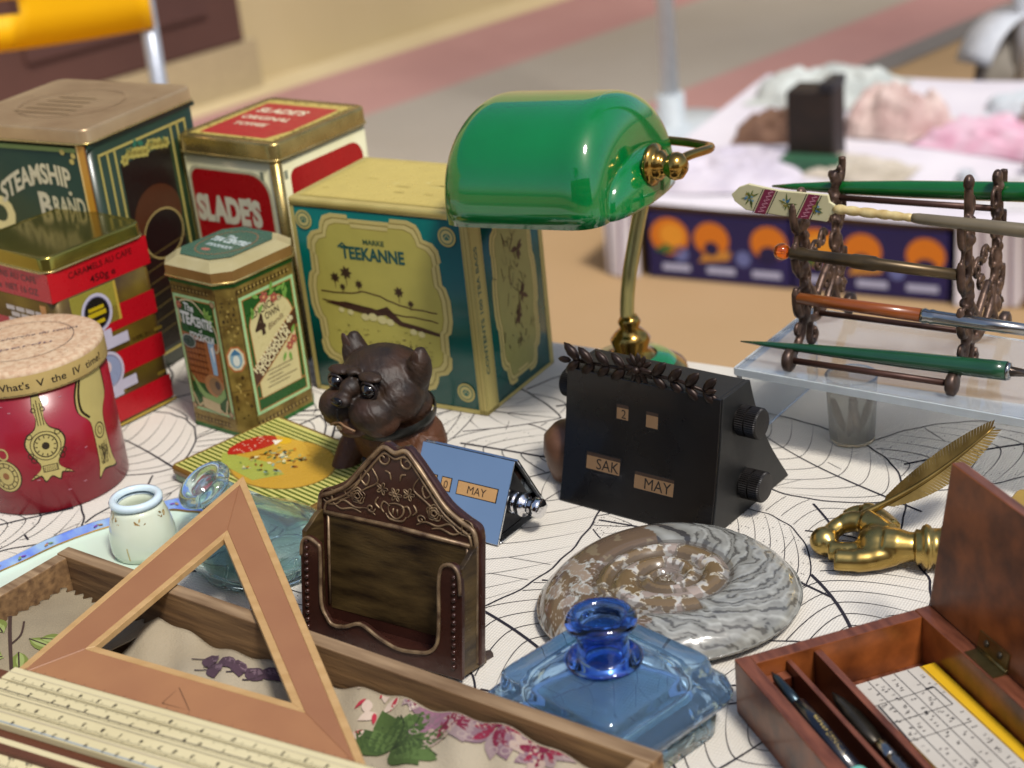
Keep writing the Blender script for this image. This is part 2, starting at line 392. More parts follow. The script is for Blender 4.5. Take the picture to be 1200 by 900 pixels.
# wheel of a parked handcart
wc_ = PY(1182, 84, 3950); RWH = wc_.z-G0
wh = thing('trolley_wheel', 'pale grey trolley wheel with white guard at the top right corner', 'wheel', (wc_.x, wc_.y, wc_.z), R(-58))
Mx = Matrix.Rotation(R(90), 4, 'Y')
MB().tube([(0, (RWH-14)*math.cos(a*.19635), (RWH-14)*math.sin(a*.19635)) for a in range(32)], 14, 10, closed=True).build('tyre', mat('worn_tyre', '6d655e', rough=.8), wh)
MB().lathe([(RWH-24, -10), (RWH-24, 8), (RWH*.7, 14), (RWH*.3, 18), (22, 30), (0, 30)], 36, M=Mx).build('wheel_disc', mat('pale_disc', 'a79f92', rough=.5, c2='8b8478', ns=8), wh)
MB().loft([[(-40, (RWH+30)*math.cos(R(a)), (RWH+30)*math.sin(R(a))) for a in range(20, 161, 10)], [(60, (RWH+30)*math.cos(R(a)), (RWH+30)*math.sin(R(a))) for a in range(20, 161, 10)]], 0, True, (False, False), close=False).build('mudguard', mat('white_guard', 'cfd2d6', rough=.5), wh, solid=6)
MB().tube([(30, 0, 0), (34, 0, RWH+40), (20, -60, RWH+420)], 16, 10).build('fork', mat('white_guard', 'cfd2d6'), wh)
# tree over the square, its crown above the picture, dappling the paving
tr = thing('plane_tree', 'leafy street tree standing right of the second stall, crown above the picture', 'tree', (3300, 3000, G0))
MB().tube([(0, 0, 0), (-40, -30, 1500), (-200, -120, 2900), (-700, -300, 3900), (-1200, -500, 4600)], [150, 125, 105, 75, 40], 12).build('trunk', mat('plane_bark', '8a7a62', rough=.9, c2='5d5140', ns=6), tr)
rt_ = random.Random(9); b = MB()
for cx, cy, cz_, cr in ((-1500, -700, 4600, 900), (-900, -200, 5000, 900), (-2100, -500, 4700, 800), (-1500, 100, 4900, 700), (-400, -900, 4500, 700)):
    for i in range(170):
        q = Vector((rt_.gauss(0, 1), rt_.gauss(0, 1), rt_.gauss(0, .7))); q = q.normalized()*cr*rt_.random()**.4; p = Vector((cx, cy, cz_))+q
        u_ = Vector((rt_.gauss(0, 1), rt_.gauss(0, 1), rt_.gauss(0, .5))).normalized(); v_ = u_.orthogonal().normalized(); s_ = rt_.uniform(50, 95)
        b.add([p-u_*s_, p+v_*s_*.5, p+u_*s_, p-v_*s_*.5], [(0, 1, 2, 3)])
o = b.build('crown', mat('plane_leaves', '4d6a2a', rough=.6, c2='35501c', ns=1), tr, fix=False); o['kind'] = 'stuff'

# palm and pale building across the square, behind the viewer: they are what the glass, brass and tins mirror
pt = thing('palm_tree', 'tall palm tree standing behind the photographer across the square', 'tree', (-3200, -6200, G0))
MB().tube([(0, 0, 0), (60, 30, 2200), (0, 80, 4600), (-60, 60, 6200)], [210, 170, 150, 130], 14).build('trunk', mat('palm_bark', '6d5a44', rough=.9), pt)
rt_ = random.Random(12)
m_fr = mat('palm_green', '3f5a26', rough=.6)
for k in range(22):
    a = 6.283*k/22+rt_.uniform(-.1, .1); el = rt_.uniform(-.1, 1.1); L_ = rt_.uniform(1700, 2300); b = MB(); pts = []
    for i in range(9):
        q_ = i/8; pts.append(Vector((-60+math.cos(a)*L_*q_*math.cos(el*.6), 60+math.sin(a)*L_*q_*math.cos(el*.6), 6200+L_*(.75*el*q_-.75*q_*q_))))
    b.tube(pts, 18, 5)
    for i in range(1, 9):
        for j in range(3):
            p = pts[i-1].lerp(pts[i], j/3); d = (pts[i]-pts[i-1]).normalized(); sd_ = d.cross(Vector((0, 0, 1))).normalized()
            for s_ in (-1, 1): b.add([p-d*26, p+d*26, p+sd_*s_*330+d*150-Vector((0, 0, 170))], [(0, 1, 2)])
    b.build('palm_frond', m_fr, pt, fix=False)
bd_ = thing('pale_building', 'pale three storey building across the square behind the photographer', 'building', (0, -17000, G0))
MB().box(-16000, 13000, -6000, 0, 0, 8600).build('wall', mat('pale_facade', 'b9ab92', rough=.9), bd_)
MB().box(-16300, 13300, -6200, 350, 8600, 9000).build('roof', mat('roof_cornice', '8f8372', rough=.9), bd_)
w0_ = None
for fl_ in range(3):
    for k in range(12):
        if w0_ is None:
            w0_ = MB().box(-550, 550, 3, 40, 0, 1700).build('window', mat('dark_pane', '20262c', rough=.1), bd_); o = w0_
        else: o = w0_.copy(); col.objects.link(o); o.parent = bd_
        o.location = Vector((-14500+k*2350, 0, 700+fl_*2700))*S

# ================================================================== MARKET TABLE AND CLOTH
TY = R(-33.2); tx, ty = axes(TY)
TC = Vector((35, 1071, 0)) + tx*250 - ty*480   # table centre
TW, TD = 2100., 960.
tb = thing('market_table', 'market table hidden under the leaf patterned cloth', 'table', (TC.x, TC.y, G0), TY)
m_tb = mat('table_ply', '8e6f4b', rough=.8)
MB().box(-TW/2+6, TW/2-6, -TD/2+6, TD/2-6, 722, 747).build('table_top', m_tb, tb, bevel=3)
for a in (-1, 1):
    for c in (-1, 1): MB().tube([(a*950, c*420, 0), (a*950, c*420, 722)], 16, 10).build('leg', mat('leg_steel', '55585c', rough=.4, metal=.8), tb)
tc_ = thing('tablecloth', 'cream canvas tablecloth printed with black outlined leaves', 'tablecloth', (TC.x, TC.y, 0), TY)
def cz(x, y):                                  # faint unevenness of the cloth, never above zero
    return -.35+.3*math.sin(x*.021+1.3)*math.sin(y*.027)
m_cl = mat('cream_canvas', 'cfc9be', rough=.92, c2='c2bbae', ns=9, namt=.7)
n = m_cl.node_tree; bs_ = n.nodes['Principled BSDF']; tcn = n.nodes['Texture Coordinate']
wv = []
for ax in ('X', 'Y'):
    q = n.nodes.new('ShaderNodeTexWave'); q.wave_type = 'BANDS'; q.bands_direction = ax; q.inputs['Scale'].default_value = 210 if ax == 'X' else 150; q.inputs['Distortion'].default_value = 1.2; q.inputs['Detail'].default_value = 2; q.inputs['Detail Scale'].default_value = 1.5
    n.links.new(tcn.outputs['Object'], q.inputs['Vector']); wv.append(q)
ad = n.nodes.new('ShaderNodeMath'); ad.operation = 'ADD'; n.links.new(wv[0].outputs['Fac'], ad.inputs[0]); n.links.new(wv[1].outputs['Fac'], ad.inputs[1])
bn = n.nodes.new('ShaderNodeBump'); bn.inputs['Strength'].default_value = .35; bn.inputs['Distance'].default_value = .0006
n.links.new(ad.outputs[0], bn.inputs['Height']); n.links.new(bn.outputs[0], bs_.inputs['Normal'])
b = MB(); b.grid(lambda u, v: ((u-.5)*TW, (v-.5)*TD, cz((u-.5)*TW, (v-.5)*TD)), 150, 70)
def fall(side):
    def fn(u, v):
        if side in (0, 1):
            s = 1 if side == 0 else -1; x = (u-.5)*TW; w_ = 10*math.sin(x/38)+5*math.sin(x/17+1)
            return (x, s*(TD/2+min(v*14, 1)*6+v*14+w_*v), cz(x, s*TD/2)*(1-v)-v*430)
        s = 1 if side == 2 else -1; y = (u-.5)*TD; w_ = 10*math.sin(y/38)
        return (s*(TW/2+min(v*14, 1)*6+v*14+w_*v), y, cz(s*TW/2, y)*(1-v)-v*430)
    return fn
for s_ in range(4): b.grid(fall(s_), 160, 14)
b.build('canvas', m_cl, tc_)
lf = Face(fmap=lambda x, y, l: Vector((x, y, cz(x, y)+.22+l*.04)))
rl = random.Random(11); INK = '1d1a24'
LEAVES = []
def covered(p):
    for cx, cy, ca, sa, L, Wd, bend in LEAVES:
        dx, dy = p[0]-cx, p[1]-cy
        if abs(dx)+abs(dy) > L: continue
        u = (dx*ca+dy*sa)/L+.5
        if 0 < u < 1 and abs((-dx*sa+dy*ca)-bend*L*math.sin(math.pi*u)) < Wd*.5*math.sin(math.pi*u**.8)**.85: return True
    return False
def ink_line(pts, w, taper=False):             # a line stops where a leaf lies over it
    run = []; n_ = len(pts)
    for i, p in enumerate(list(pts)+[None]):
        if p is not None and not covered(p): run.append(p); continue
        if len(run) > 1: lf.line(run, w*(.8 if taper and i < n_*.6 else 1), INK, 1, taper=taper and i >= n_)
        run = []
def big_leaf(cx, cy, L, Wd, a, bend=.12, nv=9, dots=False, w0=1.0):
    ca, sa = math.cos(a), math.sin(a)
    def T(u, v):                               # u along the leaf, v across
        v2 = v + bend*L*math.sin(math.pi*u); x = (u-.5)*L
        return (cx+x*ca-v2*sa, cy+x*sa+v2*ca)
    hw = lambda u: Wd*.5*math.sin(math.pi*min(1, max(0, u))**.8)**.85 if 0 < u < 1 else 0
    ink_line([T(i/20-.12*(i == 0), 0) for i in range(21)], w0*1.6, True)
    for s_ in (-1, 1):
        ink_line([T(i/40, s_*hw(i/40)*(1+.012*math.sin(i*1.3))) for i in range(41)], w0*(1.15 if not dots else .8))
        for k in range(nv):
            u0 = .06+.82*k/nv; u1 = min(.98, u0+.22*(1-.4*u0)); pts = []
            for j in range(15):
                t = j/14; u = u0+(u1-u0)*t**1.25; pts.append(T(u, s_*hw(u1)*t**.82*.98))
            ink_line(pts, w0*.6, True)
            if rl.random() < .12:
                u = u0+.06; lf.line([T(u+.02*t_, s_*hw(u)*(.45+.5*t_)) for t_ in (0, .5, 1)], w0*.35, INK)
    if dots:
        for _ in range(150):
            u = rl.random(); v = (rl.random()*2-1)*hw(u); p = T(u, v)
            if not covered(p): lf.rect(p[0], p[1], .6, .6, INK)
    LEAVES.append((cx, cy, ca, sa, L, Wd, bend))
spots = []
gx = 104
for i in range(-11, 12):
    for j in range(-3, 8):
        x = i*gx+(j % 2)*gx/2+rl.uniform(-26, 26); y = j*74-150+rl.uniform(-20, 20)+20
        if abs(x) > TW/2-70 or abs(y) > TD/2-50: continue
        big_leaf(x, y, rl.uniform(135, 200), rl.uniform(74, 108), rl.uniform(0, 6.28), rl.uniform(-.1, .1), rl.randint(8, 12), rl.random() < .3, rl.uniform(.85, 1.25))
for _ in range(0):
    x, y = rl.uniform(-800, 700), rl.uniform(-300, 440); a = rl.uniform(0, 6.28); L = rl.uniform(60, 150)
    lf.line(bez2([(x+L*t*math.cos(a)+rl.uniform(-14, 14), y+L*t*math.sin(a)+rl.uniform(-14, 14)) for t in (0, .33, .66, 1)], 6), rl.uniform(.8, 1.5), INK, 1, taper=True)
lf.build('leaf_print', tc_, rough=.9)
# ================================================================== TINS
GOLD = 'b59a4e'
m_gold = mat('worn_gold', 'b8a268', rough=.28, metal=.85, c2='8a7440', ns=50, rv=.1)
m_goldlight = mat('pale_gold', 'c2b07a', rough=.25, metal=.8, c2='a08c55', ns=60, rv=.1)
def tin_body(t, W, D, z0, z1, m, r=5, name='body'):
    b = MB(); b.loft([l3(rrect(W-3, D-3, r), z0), l3(rrect(W, D, r), z0+1.2), l3(rrect(W, D, r), z1)], 0, True); return b.build(name, m, t)
def tin_lid(t, W, D, z0, z1, m, r=6, top=None):
    b = MB(); g = 1.2
    b.loft([l3(rrect(W+g*2, D+g*2, r), z0), l3(rrect(W+g*2+.6, D+g*2+.6, r), z0+1), l3(rrect(W+g*2, D+g*2, r), z0+2), l3(rrect(W+g*2, D+g*2, r), z1-1.6), l3(rrect(W+g*2-1, D+g*2-1, r), z1-.4), l3(rrect(W+g*2-3, D+g*2-3, r-1), z1), l3(rrect(W+g*2-6, D+g*2-6, r-2), z1-.8), l3(rrect(W+g*2-10, D+g*2-10, r-3), z1-.5)], 0, True)
    o = b.build('lid', m, t)
    MB().tube(l3(rrect(W+g*2+.6, D+g*2+.6, r, 4), z0+.4), .8, 6, closed=True).build('lid_bead', m_goldlight, o)
    return o

# ---- the teal and gold tea box (under the lamp shade)
YA = R(-32.5); W, D, H = 132., 86., 133.
c = center((-17, 966), YA, W, D)
t = thing('tea_tin', 'large teal and gold tea tin box lettered TEEKANNE below the green lamp shade', 'tea tin', c, YA)
m_teal = mat('teal_tin', '005a50', rough=.24, c2='004c44', ns=40, coat=.12)
m_cream = mat('cream_gold_tin', 'c0b06c', rough=.3, metal=.25, c2='ab9a58', ns=45, coat=.08)
tin_body(t, W, D, 0, H-.6, m_teal, 1.5)
b = MB()
b.loft([l3(rrect(W+.8, D+.8, 1.8), H-5), l3(rrect(W+.8, D+.8, 1.8), H-1), l3(rrect(W-.6, D-.6, 1.5), H)], 0, True); lid = b.build('lid', m_cream, t)
def cart(f, cx, cy, w, h, inks, steps):
    q = [(.30, .955), (.31, .999), (.56, 1.0), (.68, .96), (.73, .88), (.75, .80), (.88, .765), (.95, .69), (.97, .56), (.94, .54), (.95, .30), (1.0, .26), (1.04, .12)]
    rt = q + [(x, -y) for x, y in q[::-1]]
    full = rt + [(-x, y) for x, y in rt[::-1]]
    for k, (c_, g) in enumerate(zip(inks, steps)):
        f.poly([(cx+x*(w/2-g), cy+y*(h/2-g)) for x, y in full], c_, 1+k)
f = Face((-W/2, -D/2, 0), (1, 0, 0), (0, 0, 1))
for r_ in ((0, 0, W, 3), (0, 0, 3.2, H-5), (W-5.5, 0, 5.5, H-5)): f.rect(*r_, 'b9a963', 1)
f.line([(W-4.6, 0), (W-4.6, H-5)], .5, '8c7c3c', 2); f.line([(W-2.5, 0), (W-2.5, H-5)], .5, '8c7c3c', 2)
cart(f, 60, 68, 104, 114, ['c4b470', '8f8042', 'c9ba78', '948640', 'b3a953'], [0, 2.6, 3.4, 6, 6.6])
f.text('TEEKANNE', 60, 96, 8, '0c4f4c', 8, .035, width=48); f.text('MARKE', 62, 106.5, 3.2, '3e5a3c', 8, .03, width=16)
f.line([(34, 103), (38, 106), (41, 103)], 1.2, '0c4f4c', 8)
for k, base in enumerate((72, 66)):
    rr_ = random.Random(k+3); f.line([(16+i*4.6, base+5*math.exp(-((i-8)/3.5)**2)*(1-k)+rr_.uniform(-.5, .5)-i*.35) for i in range(20)], .8, '4a2a1c', 8)
f.poly([(18, 64), (34, 66), (58, 63), (66, 66), (76, 57), (90, 55), (104, 52), (103, 50), (88, 52), (74, 54), (64, 60), (54, 58), (36, 61)], '3c1f18', 8)
for x, y, s_ in ((28, 82, 1.2), (37, 86, 1.5), (46, 79, 1), (76, 77, 1.2), (84, 70, .8), (33, 76, .8)):
    f.line([(x, y-6*s_), (x+.5, y)], .5, '5a4a26', 8)
    for a in range(7): f.leaf(x+.5, y, 3.2*s_, 1.4*s_, a*.9, '3a2418', 9)
for x, y, s_ in ((48, 57, 3), (54, 57.5, 3.4), (61, 56.5, 3.6), (67, 55.5, 3), (84, 51, 2.6), (90, 50, 2.6), (30, 60, 2.2), (37, 59, 2.4)): f.ell(x, y, s_, s_*.8, 'cfc48a', 9, 12)
rr_ = random.Random(5)
for i in range(150): f.rect(rr_.uniform(22, 98), rr_.uniform(20, 50), rr_.uniform(.4, 2.4), rr_.uniform(.3, .8), rr_.choice(['8a8138', 'c3b768', '5c4c24', 'bdb25e']), 8)
for i in range(26):
    x = rr_.uniform(52, 90); f.line([(x, 30), (x+rr_.uniform(-1.5, 1.5), 30+rr_.uniform(4, 13))], .5, '4a3a1e', 8)
for x, y in ((W-15, 117), (10, 119), (W-14, 14)):
    f.ell(x, y, 6.4, 6.4, 'b9a963', 6); f.ell(x, y, 5, 5, '3d6a52', 7); f.ell(x, y, 4.2, 4.2, 'c4b674', 8); f.ell(x, y, 2.6, 2.2, '2d6a5a', 9); f.line([(x-2, y-1), (x, y+1.4), (x+2, y-1)], .6, 'c4b674', 10)
f.build('front_print', t, rough=.36)
f = Face((W/2, -D/2, 0), (0, 1, 0), (0, 0, 1))
for r_ in ((0, 0, 14, H-5), (D-5, 0, 5, H-5), (0, 0, D, 2.5)): f.rect(*r_, 'b9a963', 1)
f.line([(1.5, 0), (1.5, H-5)], .5, '8c7c3c', 2); f.line([(12.5, 0), (12.5, H-5)], .6, '8c7c3c', 2)
f.text('CONTENTS 100 TEA BAGS', 7.5, 68, 3.6, '26584e', 3, .02, width=84, rot=R(90))
cart(f, 47, 66, 52, 118, ['c4b470', '8f8042', 'c9ba78', '948640', '9c9858'], [0, 2.4, 3.2, 5.2, 5.8])
for i in range(70): 
    x = rr_.gauss(47, 8); y = rr_.uniform(28, 104); f.line([(x, y), (x+rr_.uniform(-4, 4), y+rr_.uniform(1, 9))], rr_.uniform(.3, 1.1), rr_.choice(['4b3b1c', '3a1c16', '6c6434', '827a4a']), 8)
for x, y in ((53, 92), (48, 50), (54, 62)): 
    for a in range(6): f.leaf(x, y, rr_.uniform(4, 9), 3, rr_.uniform(0, 6.3), '3a1a16', 9)
f.build('side_print', t, rough=.36)
f = Face((-W/2, -D/2, H+.15), (1, 0, 0), (0, 1, 0))
f.rect(5, 5, W-10, D-10, 'b3a055', 1); f.rect(7, 7, W-14, D-14, 'bca95c', 2)
for i in range(14): f.line([(rr_.uniform(12, W-20), rr_.uniform(10, D-12)) for _ in range(2)][:1]*1+[(rr_.uniform(12, W-12), rr_.uniform(10, D-12))], .3, 'a08e46', 3) if i < 0 else f.ell(rr_.uniform(14, W-14), rr_.uniform(12, D-12), rr_.uniform(1, 6), rr_.uniform(.5, 1.5), rr_.choice(['a8964c', 'c9b96e', '9b8a45', 'd0c27c']), 3, 8)
f.build('lid_print', lid, rough=.3)

# ---- tall dark green tin with the curved lettering
YB = R(-31.5); W, D, H = 120., 109., 181.
c = center((-255, 1070), YB, W, D)
t = thing('tea_tin', 'tall dark green tin lettered STEAMSHIP BRAND with worn brown lid, farthest left', 'tea tin', c, YB)
m_dg = mat('dark_green_tin', '22321d', rough=.3, c2='1a2a18', ns=40, coat=.12)
body = tin_body(t, W, D, 0, H-9, m_dg, 7)
lid = tin_lid(t, W, D, H-10, H, mat('brown_gold_lid', 'b49c78', rough=.32, metal=.45, c2='9a8060', ns=30, rv=.1), 8)
f = Face((-W/2, -D/2, 0), (1, 0, 0), (0, 0, 1))
f.rect(W-9, 0, 7.5, H-11, 'c08b2c', 1); f.rect(W-9.4, 0, 1.4, H-11, 'e8c880', 2); f.rect(W-2.5, 0, 1, H-11, '8a4d14', 2)
f.rect(4, H-16, W-14, 3, '6f8a48', 1)
for x, y in ((W-22, H-16), (W-15, H-22), (W-13, H-18)): f.ell(x, y, 2.2, 2, 'b8a85a', 3, 8)
Rb = 150
def arc(a, b_): return (a*.98, b_*1.0 + 18 - (a-18)**2/190.)
f.text('STEAMSHIP', 68, 131, 13, 'c8c0a0', 3, .035, width=66, warp=lambda a, b_: (a, b_+12-(a-14)**2/130.))
f.text('E', 24, 160, 7, 'c8c0a0', 3, .03)
f.text('B', 74, 119, 17, 'c8c0a0', 3, .04, width=11); f.text('RAND.', 81, 122, 12, 'c8c0a0', 3, .03, width=30, al='l')
f.ell(98, 137, 1.5, 1.5, 'c8c0a0', 3, 10)
f.text('O', 30, 108, 22, 'd8c888', 3, .06)
f.ell(66, 70, 44, 38, 'b99a54', 2); f.ell(66, 70, 41, 35, '4d5a34', 3); f.ell(56, 56, 26, 18, '7b7040', 4)
f.build('front_print', body, rough=.36)
f = Face((W/2, -D/2, 0), (0, 1, 0), (0, 0, 1))
for x in (8, 16, 23, 80, 87, 95): f.rect(x, 12 if x in (8, 95) else 60, 1.8, H-32, 'b3a45a', 2) if x in (8, 95) else f.rect(x, 20, 1.8, H-40, 'b3a45a', 2)
f.rect(8, H-21, 89, 1.8, 'b3a45a', 2); f.rect(0, H-14, D, 3.2, '1d3830', 1)
f.rect(27, 14, 50, H-46, '1b1410', 1); f.ell(54, 105, 24, 22, '4b2b18', 2); f.ell(56, 92, 19, 16, '15110f', 3); f.ring(56, 92, 20, 17, 1.2, 'a3925a', 4)
for i in range(9): f.flower(32+i*5.2, H-30+((i*7) % 4), 4.4, 'b9ab58', '8c7c3a', 3, 6, i)
for i in range(5): f.leaf(34+i*9, H-25, 7, 4, i*1.3, '2f6a52', 3)
for i in range(7): f.line([(30, 80-i*9), (78, 84-i*9)], .8, '5d4f2a', 4)
f.rect(10, 10, 90, 1.6, 'b3a45a', 2)
f.build('side_print', body, rough=.36)
f = Face((-W/2, -D/2, H+.05), (1, 0, 0), (0, 1, 0))
for i in range(5): f.rect(30+i*2, 30+i*9, 50-i*4, 1.6, '8d7552', 1)
f.ring(60, 55, 38, 34, 1, '93795a', 1)
f.build('lid_print', lid, rough=.5)

# ---- red banded coffee sweet tin
YC = R(-41); W, D, H = 80., 78., 124.
c = center((-274, 984), YC, W, D)
t = thing('sweet_tin', 'gold and brown sweet tin with red bands and gold lid behind the red clock tin', 'sweet tin', c, YC)
m_br = mat('brown_gold_tin', '6d5a1e', rough=.3, metal=.3, c2='3a2410', ns=26, namt=.35, coat=.1)
body = tin_body(t, W, D, 0, H-8, m_br, 7)
lid = tin_lid(t, W-2, D-2, H-8, H+2, mat('olive_gold', '9c9048', rough=.16, metal=.9, c2='857a38', ns=20), 8)
for side in (0, 1):
    f = Face((-W/2, -D/2, 0), (1, 0, 0), (0, 0, 1)) if side == 0 else Face((W/2, -D/2, 0), (0, 1, 0), (0, 0, 1))
    L = W if side == 0 else D
    f.rect(0, H-27, L, 19, 'b3101c', 1)
    for z in (4, 34, 64): f.rect(28 if side else 2, z, L-30 if side else 30, 16, 'ab0f1c', 1)
    f.rect(0, 1, L, 1.6, 'b59a3e', 2)
    if side == 0:
        f.text('BONBONS AU CAFE', L/2-2, H-15.5, 4.2, '3a0d10', 3, .01, width=60); f.text('450g e  NET 16 OZ', L/2, H-23.5, 4.2, '3a0d10', 3, .01, width=56)
        for i in range(4):
            for j in range(5): f.rect(30+i*10+(j % 2)*4, 86-j*4.2, 8.6, 3, 'c8bcb4', 2)
        f.rect(66, 20, 6, 74, 'c98a3c', 3)
    else:
        f.text('CARAMELS AU CAFE', 40, H-16, 4, '4a0d10', 3, .01, width=50); f.text('450g e', 40, H-24, 4.6, '3a0d10', 3, .01, width=20)
        f.rect(12, 70, 34, 26, '8d8434', 1); f.rect(46, 70, 2, 26, 'b59a3e', 2)
        for z, cc in ((80, '1c1814'), (40, '8a94b0')):
            f.ell(30, z, 12, 13, 'b9b4c4', 4); f.ell(30, z, 10, 11, '6d6a84', 5); f.ell(30, z, 9.4, 10.2, cc, 6)
            f.rect(24, z-19, 14, 6, 'b9b4c4', 4)
        f.rect(24, 82, 12, 2.4, 'b8a018', 7); f.rect(23, 78, 14, 3, 'b8a018', 7); f.rect(26, 73, 9, 2.4, 'b8a018', 7)
        f.ell(29, 43, 3.4, 4.4, 'cdb4b4', 7); f.line([(26, 34), (29, 40), (33, 33)], 1.2, '933', 8) if False else None
        f.rect(24, 54, 26, 7, 'b9b4c4', 5); f.rect(24, 24, 26, 7, 'b9b4c4', 5)
        for i in range(14): f.rect(rr_.uniform(30, 72), rr_.choice([52, 56, 22, 26]), rr_.uniform(3, 9), 2.4, rr_.choice(['2a1608', '7a6626', '4c3a14']), 2)
    f.build('side_print' if side else 'front_print', body, rough=.3)

# ---- red and cream tin on the tea box's far side
YD = R(-37); W, D, H = 88., 96., 153.
c = center((-139, 1087), YD, W, D)
t = thing('coffee_tin', "red and cream square tin lettered SLADE'S with gilt lid, behind the octagonal tin", 'tin', c, YD)
m_cr = mat('cream_tin', 'cfcaa6', rough=.3, c2='c0b98e', ns=40, coat=.1)
body = tin_body(t, W, D, 0, H-10, m_cr, 6)
lid = tin_lid(t, W, D, H-11, H+1, m_gold, 8)
b = MB()
for sx, sy in ((1, -1),): b.tube([(W/2-1.6, -D/2+1.6, 2), (W/2-1.6, -D/2+1.6, H-12)], 4, 10)
b.build('corner_band', m_gold, body)
f = Face((-W/2, -D/2, 0), (1, 0, 0), (0, 0, 1))
def arch(f, x0, x1, z0, z1, c_, l, r=16):
    pts = [(x0, z0), (x1, z0)]+[(x1-r+r*math.cos(R(a)), z1-r+r*math.sin(R(a))) for a in range(0, 91, 15)]+[(x0+r*.5+r*.5*math.cos(R(a)), z1-r*.5+r*.5*math.sin(R(a))) for a in range(90, 181, 15)]
    f.poly(pts, c_, l)
arch(f, 5, W-8, 60, H-20, 'c8c29c', 1); arch(f, 7, W-10, 40, H-22, 'a80f17', 2)
f.text("SLADE'S", 38, H-58, 17, 'd8d2b4', 4, .06, width=60)
for i in range(3): f.ell(W-14, H-24+i*2, 2, 1, '8d927a', 3, 8)
f.build('front_print', body, rough=.3)
f = Face((W/2, -D/2, 0), (0, 1, 0), (0, 0, 1))
arch(f, 12, D-9, H-50, H-20, 'a80f17', 2, 12)
for i in range(3): f.ell(8, H-22+i*2-2, 2, 1, '8d927a', 3, 8)
f.build('side_print', body, rough=.3)
f = Face((-W/2, -D/2, H+.7), (1, 0, 0), (0, 1, 0))
f.rect(6, 6, W-12, D-12, 'b9a352', 1); f.poly([(12, 10), (W-16, 10), (W-10, 30), (W-12, D-14), (10, D-14)], 'a3161d', 2)
f.text("SLADE'S", 38, 62, 9, 'd8c8a8', 3, .04, width=44); f.text('ORIGINAL', 38, 46, 7, 'd8c8a8', 3, .03, width=44); f.text('TOFFEE', 36, 32, 6, 'd8c8a8', 3, .03, width=30)
for i in range(40):
    x = rr_.choice([rr_.uniform(7, 10), rr_.uniform(W-9, W-7)]) if i % 2 else rr_.uniform(8, W-8); y = rr_.uniform(8, D-8) if i % 2 else rr_.choice([7.5, D-8]); f.ell(x, y, 1.2, 1, '8d7c3a', 3, 6)
f.build('lid_print', lid, rough=.35)

# ---- octagonal green tea tin
YE = R(-41); W, D, H, CH = 59., 67., 112., 9.5
c = center((-167, 968), YE, W, D)
t = thing('tea_tin', 'octagonal green and gold tea tin lettered The Tea Centre of Stockholm', 'tea tin', c, YE)
def oct_(w_, d_, ch, g=0):
    a, b_ = w_/2+g, d_/2+g; return [(a-ch, -b_), (a, -b_+ch), (a, b_-ch), (a-ch, b_), (-a+ch, b_), (-a, b_-ch), (-a, -b_+ch), (-a+ch, -b_)]
m_ogold = mat('old_gold', '8f7a3c', rough=.34, metal=.35, c2='5f4c20', ns=120, namt=.4, coat=.08)
body = MB().loft([l3(oct_(W, D, CH), 0), l3(oct_(W, D, CH), H-8)], 0, False).build('body', m_ogold, t, bevel=.8)
b = MB(); b.loft([l3(oct_(W, D, CH, .9), H-9), l3(oct_(W, D, CH, .9), H-2.4)], 0, False); b.loft([l3(oct_(W, D, CH, .9), H-2.4), l3(oct_(W, D, CH, -1.4), H-.6), l3(oct_(W, D, CH, -4.5), H+1.9), l3(oct_(W, D, CH, -7), H+2.6)], 1, False, (False, True))
lid = b.build('lid', [mat('copper_gold', 'a8824e', rough=.3, metal=.5, c2='8c6a3a', ns=30), mat('cream_tin2', 'a59b76', rough=.32, c2='94895f', ns=50)], t)
MB().tube(l3(oct_(W, D, CH, 1.2), H-9.4), .9, 6, closed=True).build('lid_bead', m_goldlight, lid)
MB().loft([l3(oct_(W, D, CH, .35), H-13), l3(oct_(W, D, CH, .35), H-10)], 0, False).build('green_band', mat('band_green', '1f5c22', rough=.3), body)
MB().loft([l3(oct_(W, D, CH, .2), 0), l3(oct_(W, D, CH, .2), 2.4)], 0, False).build('green_band', mat('band_green', '1f5c22'), body)
MINT, DGR, OR_ = '9cc48a', '1d4f1c', 'a5713a'
def border(f, x0, x1, z0, z1):
    f.rect(x0, z0, x1-x0, z1-z0, MINT, 1); f.rect(x0+2, z0+2, x1-x0-4, z1-z0-4, OR_, 2); f.rect(x0+2.8, z0+2.8, x1-x0-5.6, z1-z0-5.6, DGR, 3)
def frieze(f, x0, x1, z):
    n_ = int((x1-x0)/3.2)
    for i in range(n_):
        f.leaf(x0+i*3.2, z-1.6, 3.6, 1.8, .8, '3c2c12', 2); f.leaf(x0+i*3.2, z+1.6, 3.6, 1.8, -.8, '4a3616', 2); f.ell(x0+i*3.2+2, z, .7, .7, 'b59c58', 3, 6)
f = Face((-W/2, -D/2, 0), (1, 0, 0), (0, 0, 1)); x0, x1 = CH, W-CH; f.rect(x0-.2, H-13.6, 1, .6, MINT)
frieze(f, x0, x1-2, H-17); frieze(f, x0, x1-2, 6.5)
border(f, x0+.8, x1-.8, 12, H-21)
f.poly([(x0+5, 32), (x1-5, 32), (x1-4, 62), (x0+4, 66)], '9a6034', 4)
for i in range(6): f.rect(x0+5, 38+i*4.4, 18, 1.2, '6d3c1c', 5); f.rect(x0+6+i*3, 34, 1, 28, '7c4a26', 5)
f.poly([(x1-14, 62), (x1-8, 64), (x1-9, 40), (x1-13, 40)], '8fb4cc', 6); f.poly([(x1-12, 58), (x1-9, 60), (x1-10, 48)], 'dfe4e4', 7)
